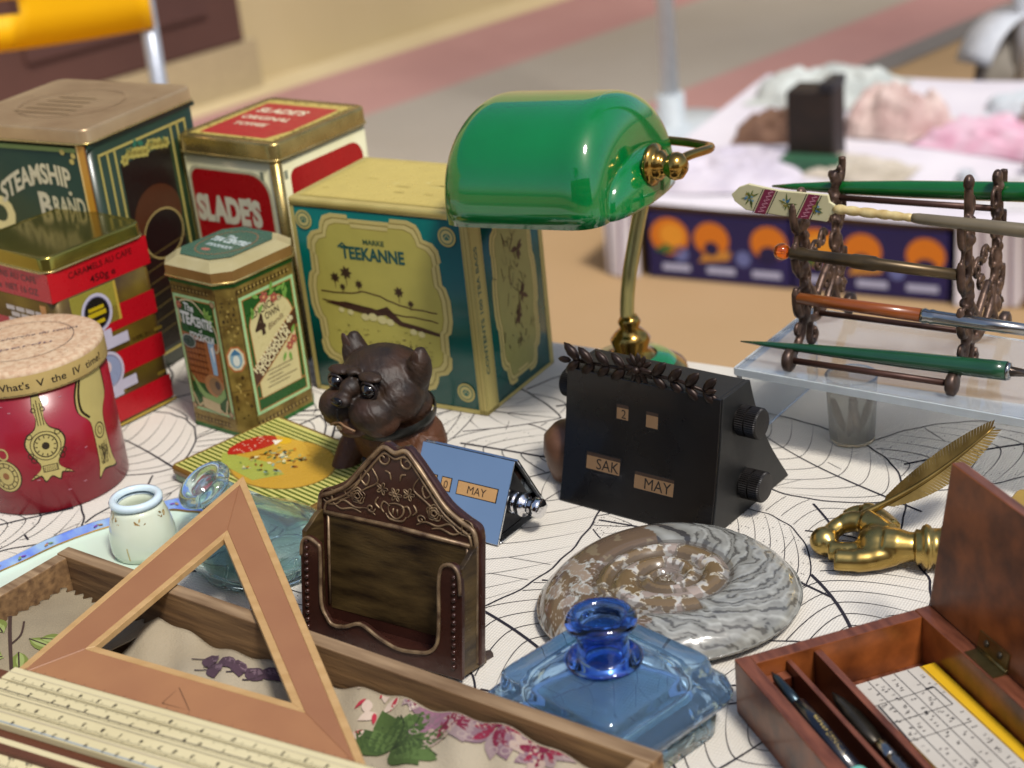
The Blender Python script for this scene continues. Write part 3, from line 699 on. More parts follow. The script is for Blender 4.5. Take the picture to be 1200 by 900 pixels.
f.ell(x1-14, 32, 9, 8, 'a8784a', 6); f.ell(x1-13, 32, 6, 6, '8a6d4a', 7); f.ell(x1-11, 33, 2.4, 3, '4c4038', 8)
f.poly([(x0+5, 38), (x0+10, 26), (x0+16, 20), (x1-12, 20), (x1-5, 26), (x1-5, 32), (x1-14, 24), (x0+16, 26)], '7fa05c', 7)
f.poly([(x0+4, 42), (x0+6, 26), (x0+14, 18), (x0+14, 15), (x0+4, 16)], DGR, 8)
f.poly([(x0+12, 15), (x1-12, 13), (x1-12, 20), (x0+12, 22)], 'bcaa80', 9); f.line(bez2([(x0+12, 18), (x0+8, 15.5), (x0+6, 19), (x0+4, 24)]), 1.4, 'bcaa80', 9); f.line(bez2([(x1-12, 16), (x1-8, 13.5), (x1-6, 18), (x1-4, 24)]), 1.4, 'bcaa80', 9)
f.line(bez2([(x0+5, 72), (x0+4, 82), (x0+8, 87), (x0+18, 88), (x0+26, 82), (x1-5, 72), (x1-4, 60), (x1-7, 56), (x1-9, 60)]), 1.2, 'bdb08a', 6)
f.text('The', x0+14, 81, 5, 'cdd2cc', 9, .03, width=9, rot=-.1); f.text('TEA', x0+12, 72, 7.6, 'cdd2cc', 9, .05, width=14, rot=-.06); f.text('CENTRE', x0+25, 71, 6.4, 'cdd2cc', 9, .04, width=17, rot=-.06)
f.text('of', x0+22, 67.4, 2.4, 'cdd2cc', 9, .02); f.text('STOCKHOLM', x0+22, 62, 4.6, 'cdd2cc', 9, .04, width=22, rot=-.04)
f.ell(x0+9, 60, 6.2, 4.6, 'a8b0a4', 9); f.ell(x0+9, 60, 5.5, 4, '3c4c40', 10)
for a in range(5): f.leaf(x1-12, 78, 8, 2.6, 1.4-a*.5, '7ea44c', 7)
f.flower(x0+5.5, 84, 3, 'a35848', 'c98a5a', 8)
for x, z in ((x1-3, H-23.5), (x1-3, 14.4), (x0+3, 14.4)): f.ell(x, z, 2, 2, 'a58c68', 6, 12); f.ring(x, z, 2, 2, .5, '6d5030', 7)
f.build('front_print', body, rough=.3)
f = Face((W/2, -D/2, 0), (0, 1, 0), (0, 0, 1)); x0, x1 = CH, D-CH
frieze(f, x0, x1-2, H-17); frieze(f, x0, x1-2, 6.5)
border(f, x0+.8, x1-.8, 12, H-21)
f.rect(x0+3.8, 12+2.8+7, x1-x0-7.6, 1, OR_, 4)
pts = [(x0+7, 22), (x1-7, 22), (x1-6, 70)]+[((x0+x1)/2+(x1-x0-12)/2*math.cos(R(a)), 68+16*math.sin(R(a))) for a in range(15, 180, 15)]+[(x0+6, 70)]
f.poly([(p[0]+(p[0]-33)*.04, p[1]+(p[1]-50)*.02) for p in pts], OR_, 4); f.poly(pts, 'c9bd88', 5)
f.poly([(x0+3, 30), (x1-3, 58), (x1-3, 71), (x0+3, 43)], OR_, 6); f.poly([(x0+3, 31), (x1-3, 59), (x1-3, 70), (x0+3, 42)], '4a2a18', 7)
sl_ = math.atan2(28, x1-x0-6)
f.text('HORNSGATAN 46', 33, 51.5, 4.8, 'd8cda0', 9, .04, width=44, rot=sl_); f.text('STOCKHOLM', 33, 45.6, 4.6, 'd8cda0', 9, .04, width=34, rot=sl_)
f.text('CHOICE', 28, 76, 5, '3a2a1c', 8, .01, width=20, rot=.14); f.text('OF', 43, 79, 2.6, '3a2a1c', 8, 0, rot=.14); f.text('4', 24, 62, 13, '38241c', 8, .03, width=9, rot=.06)
f.text('OWN', 35, 71, 4.6, '3a2a1c', 8, .01, width=12, rot=.12); f.text('Blends', 37, 65, 3.8, '6a5034', 8, 0, width=14, rot=.3, shear=.3)
for i in range(5): f.rect(22+i % 2*2, 37-i*2.6, 24-i % 3*5, .5, '6d5c40', 8)
for x, z, q in ((30, 85, 4), (38, 82, 3.6), (45, 47, 3.4), (49, 50, 3.4)): f.flower(x, z, q, 'a8584a', 'cf9464', 10, 6, x)
for x, z, a in ((34, 85, .4), (36, 87, 1.2), (26, 86, 2.6), (40, 86, .2), (28, 81, 4), (46, 84, 5), (20, 76, 1.8), (18, 74, 1.3), (41, 44, 4.2), (44, 43, 4.8), (48, 54, 1), (45, 84, .9), (48, 80, 1.4)): f.leaf(x, z, 6.5, 2.6, a, '6f9a44', 9)
f.build('side_print', body, rough=.3)
q = CH*.7071*2
f = Face((W/2-CH, -D/2, 0), (1, 1, 0), (0, 0, 1)); w_ = CH*1.4142
f.rect(0, 8, .5, H-24, '4a3818', 1); f.rect(w_-.5, 8, .5, H-24, '4a3818', 1); f.rect(0, 30, w_, .5, '4a3818', 1); f.rect(0, 74, w_, .5, '4a3818', 1)
for i in range(60): f.ell(rr_.uniform(2, w_-2), rr_.choice([rr_.uniform(12, 40), rr_.uniform(62, 92)]), rr_.uniform(.4, 1.3), rr_.uniform(.4, 1.6), rr_.choice(['3f2f14', '6a5424', 'a08a48']), 2, 6)
f.poly([(w_/2+6.4*math.cos(a*math.pi/4+.39), 52+9.2*math.sin(a*math.pi/4+.39)) for a in range(8)], 'a5683a', 3)
f.poly([(w_/2+5.2*math.cos(a*math.pi/4+.39), 52+7.8*math.sin(a*math.pi/4+.39)) for a in range(8)], 'c8c0a0', 4); f.ell(w_/2, 52, 3.8, 6, '7c9ca8', 5); f.ell(w_/2, 51, 2, 3.6, 'c8ccc0', 6); f.poly([(w_/2-3, 55), (w_/2+3, 55), (w_/2, 59)], '3c6a8a', 7)
f.build('corner_print', body, rough=.3)
f = Face((-W/2, -D/2, H+2.1), (1, 0, 0), (0, 1, 0))
g_ = 7.0; o8 = [(x+W/2, y+D/2) for x, y in oct_(W, D, CH, -g_+.3)]
f.poly(o8, '3c5c4c', 16); f.text('TEA CENTRE', W/2, D/2, 6, 'b8c4c0', 18, .05, width=32); f.text('The', W/2-4, D/2+7, 4, 'b8c4c0', 18, .04); f.text('STOCKHOLM', W/2, D/2-8, 3.6, 'b8c4c0', 18, .04, width=22); f.ell(W/2-4, D/2-14, 4, 2, 'a8685a', 18, 8)
f.ring(W/2, D/2, 18, 21, .7, '8a5a3c', 17)
f.build('lid_print', lid, rough=.25)
f = Face((-W/2+CH, -D/2-.6, H-2.9), (1, 0, 0), (0, 6, 4)); 
f.text('ADELAIDE & COLLIN', 18, 3.2, 3.2, '5c5038', 12, .01, width=32)
f.build('rim_print', lid, rough=.3)

# ---- round clock tin
Rc = 45.5; Hc_ = 82.
t = thing('clock_tin', 'round red tin printed with antique clocks, speckled cream lid, on the cloth at far left', 'tin', (-284, 940, 0))
m_red = mat('crimson_tin', '8e1626', rough=.3, c2='7d1020', ns=30, coat=.15, bump=.05, rv=.1)
body = MB().lathe([(Rc-1.5, 0), (Rc, 1), (Rc, Hc_-6)], 72).build('body', m_red, t)
m_sp = mat('speckled_cream', 'c2a98a', rough=.6, c2='b08f70', ns=300, namt=.25, bump=.25, bs=300)
m_lc = mat('lid_side_cream', 'b59c62', rough=.5, c2='a2884e', ns=60)
b = MB(); b.lathe([(Rc+1.2, Hc_-6), (Rc+1.4, Hc_-5), (Rc+1.2, Hc_+6)], 72, 1, caps=(True, False)); b.lathe([(Rc+1.2, Hc_+6), (Rc+.8, Hc_+8), (Rc-1, Hc_+9), (Rc-8, Hc_+9.5), (.5, Hc_+10)], 72, 0, caps=(False, True))
lid = b.build('lid', [m_sp, m_lc], t)
A0 = R(-90)
def cyl(r):
    return lambda x, y, l: Vector(((r+.06+l)*math.cos(A0+x/r), (r+.06+l)*math.sin(A0+x/r), y))
f = Face(fmap=cyl(Rc+1.3), sub=3)
f.text('VII  What\'s  VI  What\'s  V  the  IV  time?', 4, Hc_-1.8, 4.4, '241a12', 1, .01, width=118)
f.rect(-60, Hc_-5.2, 130, .4, '4a3620'); f.build('lid_lettering', lid, rough=.5)
f = Face(fmap=cyl(Rc), sub=3, step=.04)
CG, CB = 'b9a868', '2c2010'
def blob(f, pts, l=1): f.poly([(p[0]+(p[0]-CX)*.09, p[1]+(p[1]-CY)*.05) for p in pts], CB, l); f.poly(pts, CG, l+1)
for CX, CY in ((13, 42),):
    blob(f, bez2([(CX-2, 74), (CX-3, 66), (CX-2.2, 60), (CX-4, 54), (CX-9, 50), (CX-11, 44), (CX-8, 37), (CX-5, 32), (CX-6, 28), (CX-12, 23), (CX-6, 25), (CX-4, 21), (CX, 24), (CX+4, 21), (CX+6, 25), (CX+12, 23), (CX+6, 28), (CX+5, 32), (CX+8, 37), (CX+11, 44), (CX+9, 50), (CX+4, 54), (CX+2.2, 60), (CX+3, 66), (CX+2, 74)], 3))
    f.ring(CX, 43, 6.6, 7, .7, CB, 3); f.ring(CX, 43, 8.6, 9, .5, CB, 3); f.ell(CX, 43, 2.2, 2.3, CB, 4)
    for a in range(12): f.line([(CX+4.6*math.cos(a*.5236), 43+4.8*math.sin(a*.5236)), (CX+6*math.cos(a*.5236), 43+6.4*math.sin(a*.5236))], .6, CB, 4)
    for q in ((-1.6, 56, -1.6, 70), (1.6, 56, 1.6, 70), (0, 56, 0, 72)): f.line([(CX+q[0], q[1]), (CX+q[2], q[3])], .45, CB, 4)
    f.rect(CX-4.4, 26.5, 8.8, 4.4, CB, 3); f.rect(CX-3.8, 27, 7.6, 3.4, CG, 4)
    for i in range(7): f.line([(CX-3.4+i*1.1, 27.2), (CX-3+i*1.1, 30)], .35, CB, 5)
    for s_ in (-1, 1):
        for zz in (35, 50, 38): f.ring(CX+s_*(8 if zz != 38 else 9.4), zz, 1.6, 1.6, .5, CB, 4, 10)
        f.ring(CX+s_*2.6, 66, 1.3, 1.3, .5, CB, 4, 8); f.ring(CX+s_*9, 24.6, 1.4, 1, .5, CB, 4, 8)
CX, CY = -14, 26
blob(f, [(CX+9*math.cos(a*.2618), CY+10*math.sin(a*.2618)) for a in range(24)]); f.ring(CX, CY, 7.4, 8.4, .5, CB, 3); f.ring(CX, CY, 5, 5.8, .5, CB, 3); f.ell(CX, CY, 2, 2.2, '8a5a34', 4); f.ring(CX+1, CY+14, 3, 3.4, 1.1, CG, 3)
for a in range(12): f.line([(CX+5.4*math.cos(a*.5236), CY+6.2*math.sin(a*.5236)), (CX+7*math.cos(a*.5236), CY+8*math.sin(a*.5236))], .6, CB, 4)
CX, CY = 47, 40
blob(f, bez2([(40, 76), (36, 66), (36, 56), (41, 50), (43, 44), (43, 22), (41, 12), (46, 16), (56, 14), (54, 22), (53, 44), (55, 52), (60, 60), (60, 76)], 3))
for k in range(40): 
    tt = k/39; p = bez2([(40, 75), (37.4, 66), (37.4, 57), (41.6, 51)], 13)[k]; f.ell(p[0]+.6, p[1], .9, .8, CB, 4, 6)
f.ring(48, 40, 3.6, 4.8, .7, CB, 4); f.ring(48, 40, 1.6, 2.4, .5, CB, 4)
for i in range(26): f.line([(rr_.uniform(44, 52), rr_.uniform(18, 33)), (rr_.uniform(44, 52), rr_.uniform(18, 33))], .35, CB, 4)
for x, z in ((30, 14), (-4, 66), (26, 70), (4, 22), (20, 12), (35, 34), (-8, 70)): f.rect(x, z, 1.8, .5, 'b9808a', 1)
f.build('clock_print', body, rough=.4)
f = Face((0, 0, Hc_+10.1), (1, 0, 0), (0, 1, 0))
f.ring(0, 0, 30, 30, .4, '5a4c44', 1, 60); f.text('A la recherche du temps', 0, 6, 4, '6a5a58', 1, 0, width=62, rot=R(14), shear=.3); f.text('perdu', 4, -10, 3.6, '7a6664', 1, 0, width=30, rot=R(14), shear=.3)
for i in range(130):
    a = rr_.uniform(0, 6.28); r_ = 43*rr_.random()**.5; f.ell(r_*math.cos(a), r_*math.sin(a), .35, .35, '6a4a38', 1, 5)
f.build('lid_print', lid, rough=.7)

# ---- flat striped tin with the fruit oval
YF = R(-31); 
xf, yf = axes(YF); fl = Vector((-209, 922, 0))
W, D, H = 92., 78., 10.
c = fl + xf*W/2 + yf*D/2 - yf*0
c = P(327, 488, 9)*1.0; c.z = 0
Y1 = P(198, 547, 9); Y1.z = 0; dv = (c-Y1); D = dv.length; dn = dv.normalized(); xn = Vector((dn.y, -dn.x, 0)); YF = math.atan2(xn.y, xn.x); W = 116.
cc = Y1 + dv/2 + xn*W/2
t = thing('flat_tin', 'flat yellow striped tin with strawberry oval lid, in front of the octagonal tin', 'tin', cc, YF)
m_sg = mat('sage_tin', '7d9678', rough=.35, c2='6d8668', ns=40)
body = tin_body(t, W-2, D-2, 0, H-3, m_sg, 4)
b = MB(); b.loft([l3(rrect(W, D, 5), H-4), l3(rrect(W, D, 5), H-.8), l3(rrect(W-1.6, D-1.6, 4), H)], 0, True); lid = b.build('lid', mat('brown_rim', '7a5a26', rough=.35, metal=.3), t)
f = Face((-W/2, -D/2, H+.02), (1, 0, 0), (0, 1, 0), step=.05)
f.rect(2.6, 2.6, W-5.2, D-5.2, 'c4bd6c', 1)
for i in range(22):
    y = 4+i*(D-8)/22; f.rect(3, y, W-6, (D-8)/44, '55601c', 2)
f.ell(W/2, D/2, 37, 29, '8a6a2c', 3, 40); f.ell(W/2, D/2, 36, 28, 'b98f2e', 4, 40)
f.poly([(14, D/2-12), (26, D/2-22), (60, D/2-24), (70, D/2-8), (48, D/2-4)], '9aa044', 5); f.poly([(22, D/2+22), (44, D/2+26), (70, D/2+14), (60, D/2)], 'c49a34', 5)
f.poly(bez2([(13, D/2-6), (12, D/2+6), (18, D/2+18), (26, D/2+20), (32, D/2+12), (28, D/2-2), (20, D/2-12), (13, D/2-6)], 3), 'a81e16', 7)
for i in range(24):
    a = rr_.uniform(0, 6.28); r_ = rr_.random()**.5; f.ell(21+7*r_*math.cos(a), D/2+4+13*r_*math.sin(a), .6, .6, 'e0b49a', 8, 6)
f.ell(34, D/2+20, 5, 4, 'd0a41c', 7); f.poly([(27, D/2+16), (34, D/2+13), (32, D/2+20)], 'e4dcc8', 8)
for i in range(70): f.leaf(rr_.uniform(36, 68), D/2+rr_.uniform(-16, 16), rr_.uniform(2, 6), rr_.uniform(1, 3), rr_.uniform(0, 6.3), rr_.choice(['8a5a24', 'a8a060', '6a7a3c', 'cfc494', '7d3c1c', '8aa08a', 'b5791f']), 9)
f.build('lid_print', lid, rough=.28)
# ================================================================== FOREGROUND THINGS
m_drawer = mat('old_drawer_wood', '96734a', rough=.75, c2='4c3420', ns=30, namt=.5, stretch=(.6, 7, 7), bump=.6, bs=60, det=7)
m_drawtop = mat('drawer_rim_wood', '9c8262', rough=.8, c2='5d442c', ns=36, namt=.5, stretch=(.6, 6, 6), bump=.5, bs=60, det=7)
YG = R(-38.8); gx_, gy_ = axes(YG); GO = Vector((-235, 776, 0)); DW, DD, DH = 358., 112., 40.
t = thing('shallow_box', 'long shallow old wooden drawer holding printed cloth at the lower left', 'drawer', GO, YG)
def board(name, x0, x1, y0, y1, z0, z1):
    b = MB(); b.box(x0, x1, y0, y1, z0, z1); o = b.build(name, [m_drawer, m_drawtop], t, bevel=.7)
    for p in o.data.polygons:
        if p.normal.z > .9: p.material_index = 1
    return o
board('back_board', 0, DW, -8, 0, 0, DH); board('left_board', .5, 8, -DD+8, -8.1, 0, DH-.4); board('right_board', DW-8, DW-.5, -DD+8, -8.1, 0, DH-.3); board('front_board', 0, DW, -DD, -DD+7.9, 0, DH-.2)
board('drawer_bottom', 8.1, DW-8.1, -DD+8.1, -8.2, 1.5, 5)
b = MB()
for x in (DW-3, DW-5): b.lathe([(.9, 0), (1.1, .4), (0, .5)], 8, M=Matrix.Translation((x, -3, DH)))
def g_loc(px, py, z=18):
    p = P(px, py, z)-GO; return Vector((p.dot(gx_), p.dot(gy_), z))
def fz(x, y):                                  # folds of the cloth lying in the drawer
    e = min(1, max(0, (y+104)/10)); k = (y+60)/50
    return 16+10*min(1, max(0, (x-110)/150))+2.4*math.sin(x*.03+y*.05)+1.5*math.sin(x*.09-y*.07)+1.2*math.sin(x*.23+y*.19)+4*max(0, (y+50)/40)
m_linen = mat('faded_linen', 'a89c86', rough=.95, c2='978a72', ns=14, bump=.7, bs=900)
cl = thing('furnishing_fabric', 'folded cream furnishing fabric printed with faded burgundy flowers, inside the wooden drawer', 'fabric', GO+Vector((0, 0, 0)), YG)
X0, X1 = 74., DW-10
MB().grid(lambda u, v: (X0+(X1-X0)*u, -103+93*v, fz(X0+(X1-X0)*u, -103+93*v)), 110, 40).build('fabric', m_linen, cl, solid=.8)
f = Face(fmap=lambda x, y, l: Vector((x, min(y, -11.5), fz(x, min(y, -11.5))+1.2+l*.1)), sub=4)
rf = random.Random(21)
def blossom(x, y, r, n=9):
    for i in range(n):
        a = 6.283*i/n+rf.uniform(-.2, .2); L_ = r*rf.uniform(.8, 1.25)
        f.leaf(x+2*math.cos(a), y+2*math.sin(a), L_, L_*.55, a, rf.choice(['8d7876', 'b9a898', 'a58f80', '7a5f66']), 1+i % 3)
        f.leaf(x+2*math.cos(a), y+2*math.sin(a), L_*.7, L_*.3, a+.1, rf.choice(['6d1430', '7d1a34', '8a6070']), 5)
        f.ring(x+L_*.85*math.cos(a), y+L_*.85*math.sin(a), 2.2, 1.6, .5, 'a08d84', 6, 10)
    f.ell(x, y, 2.4, 2.4, '6a1430', 7, 10)
def gp(px, py):
    q = g_loc(px, py, 18 if px < 380 else 25); return q.x, q.y
for px, py, r in ((540, 848, 20), (590, 872, 17), (497, 826, 10), (640, 893, 12)): q = gp(px, py); blossom(q[0], q[1], r)
for px, py in ((410, 792), (432, 800), (455, 815), (468, 828), (430, 826), (440, 838), (425, 855)):
    q = gp(px, py); f.leaf(q[0], q[1], 7, 2.2, rf.uniform(4, 5.4), 'a02838', 2); f.leaf(q[0]+1, q[1], 9, 5, rf.uniform(4, 5.4), 'bba795', 1)
q = gp(470, 878)
for i in range(13):
    a = -.3+i*.3; f.leaf(q[0]-4, q[1]-2, 22+5*math.sin(i*2.3), 13, a, ['3f5224', '4d6230', '35481f'][i % 3], 3+i % 3)
for i in range(8): f.line(bez2([(q[0]-4, q[1]-2), (q[0]+10*math.cos(i*.45), q[1]+10*math.sin(i*.45)+2), (q[0]+20*math.cos(i*.45), q[1]+20*math.sin(i*.45))], 4), .6, '243214', 8)
for px, py in ((258, 775), (272, 784), (290, 788), (318, 800), (300, 796), (262, 790)):
    q = gp(px, py); a = rf.uniform(-.9, .1); f.leaf(q[0]-5, q[1], 14, 8, a, '4a3540', 2); f.leaf(q[0]-3, q[1], 9, 3.6, a+.2, '6d5760', 3); f.line([(q[0], q[1]), (q[0]-9, q[1]-9)], .8, '3a2a30', 3)
for px, py in ((640, 885), (665, 893), (620, 865), (575, 838)): 
    q = gp(px, py); f.ring(q[0], q[1], 3, 2.4, .6, 'b8a890', 2, 12)
f.build('flower_print', cl, rough=.95)
sc_ = thing('fabric_scrap', 'small grey brown linen scrap with pinked edge and green leaves, left corner of the drawer', 'fabric', GO, YG)
def sz(x, y): return 22+.22*(x-8)*0+3*math.sin(x*.06+1)+2*math.sin(y*.08)+.06*(y+60)
def sfn(u, v):
    y = -100+(84+5*(u))*v; x = 10+64*u
    if v > .999: y += 1.6*math.sin(u*70)
    if u < .001: x += 1.5*math.sin(v*80)
    return (x, y, sz(x, y)+(2.5 if u > .9 else 0)*math.sin(v*3))
MB().grid(sfn, 60, 60).build('scrap', mat('grey_linen', '8f8268', rough=.95, c2='7d705a', ns=40, bump=.8, bs=1200), sc_, solid=.7)
f = Face(fmap=lambda x, y, l: Vector((x, y, sz(x, y)+1.0+l*.08)), sub=4)
def sp(px, py):
    p = P(px, py, 24)-GO; return p.dot(gx_), p.dot(gy_)
for px, py, L_, a in ((12, 735, 14, 2.3), (5, 748, 16, 2.8), (35, 752, 20, .2), (22, 765, 16, -.7), (48, 750, 14, .6), (3, 770, 14, 3.6)):
    q = sp(px, py)
    if 14 < q[0] < 70: f.leaf(q[0], q[1], L_, 9, a, '6a7434', 1); f.leaf(q[0]+1, q[1], L_*.7, 4, a, '8a9456', 2); f.line([q, (q[0]+L_*math.cos(a), q[1]+L_*math.sin(a))], .8, '33221c', 3)
q = sp(14, 730); q2 = sp(12, 785); f.line([q, q2], 1.8, '3c2a22', 4); q = sp(12, 760); q2 = sp(30, 735); f.line(bez2([q, ((q[0]+q2[0])/2+3, (q[1]+q2[1])/2), q2], 5), 1, '3c2a22', 4)
f.build('leaf_embroidery', sc_, rough=.95)

# ---- set square: flat on the drawer rims, pale edge strips let into the pear wood
m_pear = mat('pear_wood', 'a5714c', rough=.42, c2='8e5a3a', ns=10, namt=.9, stretch=(1, 6, 1), bump=.1, bs=80, coat=.1)
m_box_ = mat('boxwood_edge', 'bb9868', rough=.45, c2='a27d4c', ns=30, namt=.7, stretch=(1, 5, 1), bump=.15, bs=80)
ZS = 41.
Aq, Bq, Cq = [P(*q, ZS+3) for q in ((285, 558), (11, 793), (434, 908))]
ia, ib, ic = [P(*q, ZS+3) for q in ((262, 632), (112, 758), (342, 824))]
t = thing('set_square', 'large wooden set square with pale edge strips lying across the drawer', 'set square', (Bq.x, Bq.y, ZS))
o2 = Vector((Bq.x, Bq.y, 0))
def T2(p): return ((p-o2).x, (p-o2).y)
out = [T2(Aq), T2(Bq), T2(Cq)]; inn = [T2(ia), T2(ib), T2(ic)]
def lerp(a, b_, k): return (a[0]+(b_[0]-a[0])*k, a[1]+(b_[1]-a[1])*k)
def off(poly, d):                              # inset a triangle
    r_ = []
    n_ = len(poly)
    for i in range(n_):
        p0, p1, p2 = [Vector(poly[j % n_]) for j in (i-1, i, i+1)]
        e1 = (p1-p0).normalized(); e2 = (p2-p1).normalized(); n1 = Vector((-e1.y, e1.x)); n2 = Vector((-e2.y, e2.x)); bi = (n1+n2); k = d/max(.15, (1+n1.dot(n2)))
        r_.append(tuple(p1+bi*k))
    return r_
if (out[1][0]-out[0][0])*(out[2][1]-out[0][1])-(out[1][1]-out[0][1])*(out[2][0]-out[0][0]) < 0: out = out[::-1]; inn = inn[::-1]
eo = off(out, 3.6); ei = off(inn, -3.6)
def quadring(name, a, b_, i, m, z0=0, z1=3.2, dz=0):
    j = (i+1) % 3; poly = [a[i], a[j], b_[j], b_[i]]; b = MB(); b.prism(poly, z0, z1+dz); return b.build(name, m, t, bevel=.25, seg=1)
for i in range(3):
    j = (i+1) % 3; d = Vector(out[j])-Vector(out[i]); an = math.atan2(d.y, d.x)
    mm = mat('pear_wood_%d' % i, '976a48' if i != 1 else 'a3744c', rough=.42, c2='87583c', ns=26, namt=.9, bump=.25, bs=80, coat=.1, stretch=(1, 1, 1))
    mm.node_tree.nodes['Mapping'].inputs['Rotation'].default_value = (0, 0, -an); mm.node_tree.nodes['Mapping'].inputs['Scale'].default_value = (1, 1, 1)
    mm.node_tree.nodes['Mapping'].vector_type = 'TEXTURE' if False else 'POINT'
    quadring('side_panel', eo, ei, i, mm)
    quadring('inner_edge_strip', ei, inn, i, m_box_, dz=.12)
    L_ = d.length
    if L_ > 0 and not (abs((Vector(out[i])-Vector((0, 0))).length) < 1 and False): quadring('outer_edge_strip', out, eo, i, m_box_ if i != [k for k in range(3) if {out[k], out[(k+1) % 3]} == {T2(Bq), T2(Cq)}][0] else mm, dz=.1)
f = Face((0, 0, 3.3), (1, 0, 0), (0, 1, 0))
tri = [T2(P(*q, ZS+3.3)) for q in ((210, 806), (190, 824), (222, 833))]; f.line(tri, .35, '3a2218', 1, True)
f.build('pencil_mark', t)

# ---- slide rule
ZR = 40.3
a0, a1 = P(18, 781, ZR+10), P(432, 897, ZR+10); rd = (a1-a0).normalized(); YR = math.atan2(rd.y, rd.x); rx, ry = axes(YR)
t = thing('slide_rule', 'ivory faced slide rule with brown wooden groove lying below the set square', 'slide rule', (a0.x, a0.y, ZR), YR)
RL0, RL1 = 0., 230.
m_ivory = mat('ivory_face', 'd0c49c', rough=.4, c2='bfb288', ns=18, namt=.9, rv=.1)
m_mahog = mat('rule_mahogany', '5f3622', rough=.5, c2='4a2818', ns=30, stretch=(1, 6, 6))
m_silver_line = mat('grey_groove', '8f8f86', rough=.5)
MB().box(RL0-40, RL1, -46, 0, 0, 6.4).build('wooden_body', m_mahog, t, bevel=.4)
strips = [(-.1, -9, 0, 10), (-9.6, -25.5, -6, 10.1), (-26.1, -33.5, -30, 10)]
b = MB(); b.box(RL0, RL1, -9, -.1, 6.5, 10); b.build('upper_stock', m_ivory, t, bevel=.3)
b = MB(); b.box(RL0-1, RL1-6, -25.5, -9.6, 6.5, 9.9); b.build('slide', m_ivory, t, bevel=.3)
b = MB(); b.box(RL0-38, RL1, -35, -26.1, 6.5, 10); b.build('lower_stock', m_ivory, t, bevel=.3)
b = MB(); b.loft([[(RL0-40, -40, 7.6), (RL0-40, -40, 0), (RL0-40, -51, 0), (RL0-40, -51, 1.2)], [(RL1, -40, 7.6), (RL1, -40, 0), (RL1, -51, 0), (RL1, -51, 1.2)]], 0, False); b.build('bevelled_edge', m_ivory, t, bevel=.25)
f = Face((0, 0, 10.1), (1, 0, 0), (0, 1, 0)); K = '1c1a18'
rs = random.Random(4)
for y0, y1, xs in ((-1, 1, RL0), (-8.9, 1, RL0), (-9.9, -1, RL0), (-17.4, 1, RL0), (-25.3, 1, RL0), (-27.4, 1, RL0-36)):
    x = xs+6; k = 0
    while x < RL1-2:
        h = 2.1 if k % 10 == 0 else (1.5 if k % 5 == 0 else .9)
        yy = y0 if y1 > 0 else y0-h
        f.rect(x, y0 if y1 > 0 else y0-h, .24, h*.99, K, 1); x += 1.15; k += 1
for y, xs, st in ((-5.6, 12, 17), (-13.5, 9, 14), (-21.3, 10, 13), (-32, -28, 11)):
    x = xs; k = 1
    while x < RL1-4:
        f.text(str((k*3) % 10 if y < -15 else k % 10), x, y, 2.3, K, 1, .02, rot=math.pi); x += st*rs.uniform(.5, 1.1); k += 1
f.rect(RL0, -15.9, RL1-8, .5, '7d7462', 1); f.rect(RL0, -19, RL1-8, .35, '8d8470', 1); f.rect(RL0-38, -29, RL1+36, .8, 'b3a68a', 1); f.rect(RL0-38, -34.6, RL1+36, 1.0, '98a0a0', 1); f.rect(RL0, -4.2, RL1, .3, 'b5aa92', 1)
f.build('scale_print', t, rough=.5)
f = Face((RL0-40, -51, 1.25), (1, 0, 0), (0, 11, 6.4))
for k in range(270):
    x = 2+k*.99; h = 4.2 if k % 10 == 0 else (3.0 if k % 5 == 0 else 2.0)
    f.rect(x, .2, .26, h, K, 1)
for k in range(24): 
    f.text(str(26-k), 9+k*9.9+3, 7.6, 2.9, K, 1, .02, rot=math.pi)
f.build('inch_scale_print', t, rough=.5)

# ---- carved letter rack
LY = R(-35); LN = R(11)
t = thing('letter_rack', 'dark brown cast letter rack with scrolled flower relief and peaked top', 'letter rack', (-69, 711, 0), rot=(-LN, 0, LY)); t.scale = (.94, .96, .98)
RW = 104.
m_rack = mat('dark_bronze', '2c1712', rough=.3, metal=.25, c2='42241b', ns=50, namt=.6, bump=.5, bs=160, coat=.25, rv=.12)
m_rackin = mat('worn_bronze', '1c120c', rough=.35, metal=.35, c2='5f4c2c', ns=24, namt=.35, stretch=(1, 1, 5), bump=.3, bs=200)
m_rub = mat('rubbed_relief', '9a8262', rough=.4, metal=.35, c2='3a241a', ns=140, namt=.5)
top = bez2([(-RW/2, 67), (-RW/2+2, 73), (-RW/2+10, 76.5), (-RW/2+20, 82), (-RW/2+30, 92), (-RW/2+39, 101), (-7, 105.5), (0, 103.5), (7, 105.5), (RW/2-39, 101), (RW/2-30, 92), (RW/2-20, 82), (RW/2-10, 76.5), (RW/2-2, 73), (RW/2, 67)], 4)
outl = [(-RW/2, 2)]+top+[(RW/2, 2)]
def plate(poly, y0, y1, m, name, bev=.6, par=None, mi=0):
    b = MB(); b.loft([[(x, y0, z) for x, z in poly], [(x, y1, z) for x, z in poly]], 0, False); return b.build(name, m, par or t, bevel=bev)
bk = plate(outl, 0, 5, m_rack, 'back_plate', 1.2)
inset = [(-46, 14), (46, 14), (46, 66), (-46, 66)]
b = MB(); b.box(-43, 43, -.25, .3, 12, 61); b.build('worn_panel', m_rackin, bk)
b = MB()
rim = [(-RW/2+2.2, 4)]+[(x*.955, z-2.4) for x, z in top]+[(RW/2-2.2, 4)]
b.tube([(x, -.6, z) for x, z in rim], 1.25, 8); b.build('rim_moulding', m_rub, bk)
b = MB(); rim = [(x*.90, z-5.4) for x, z in top]
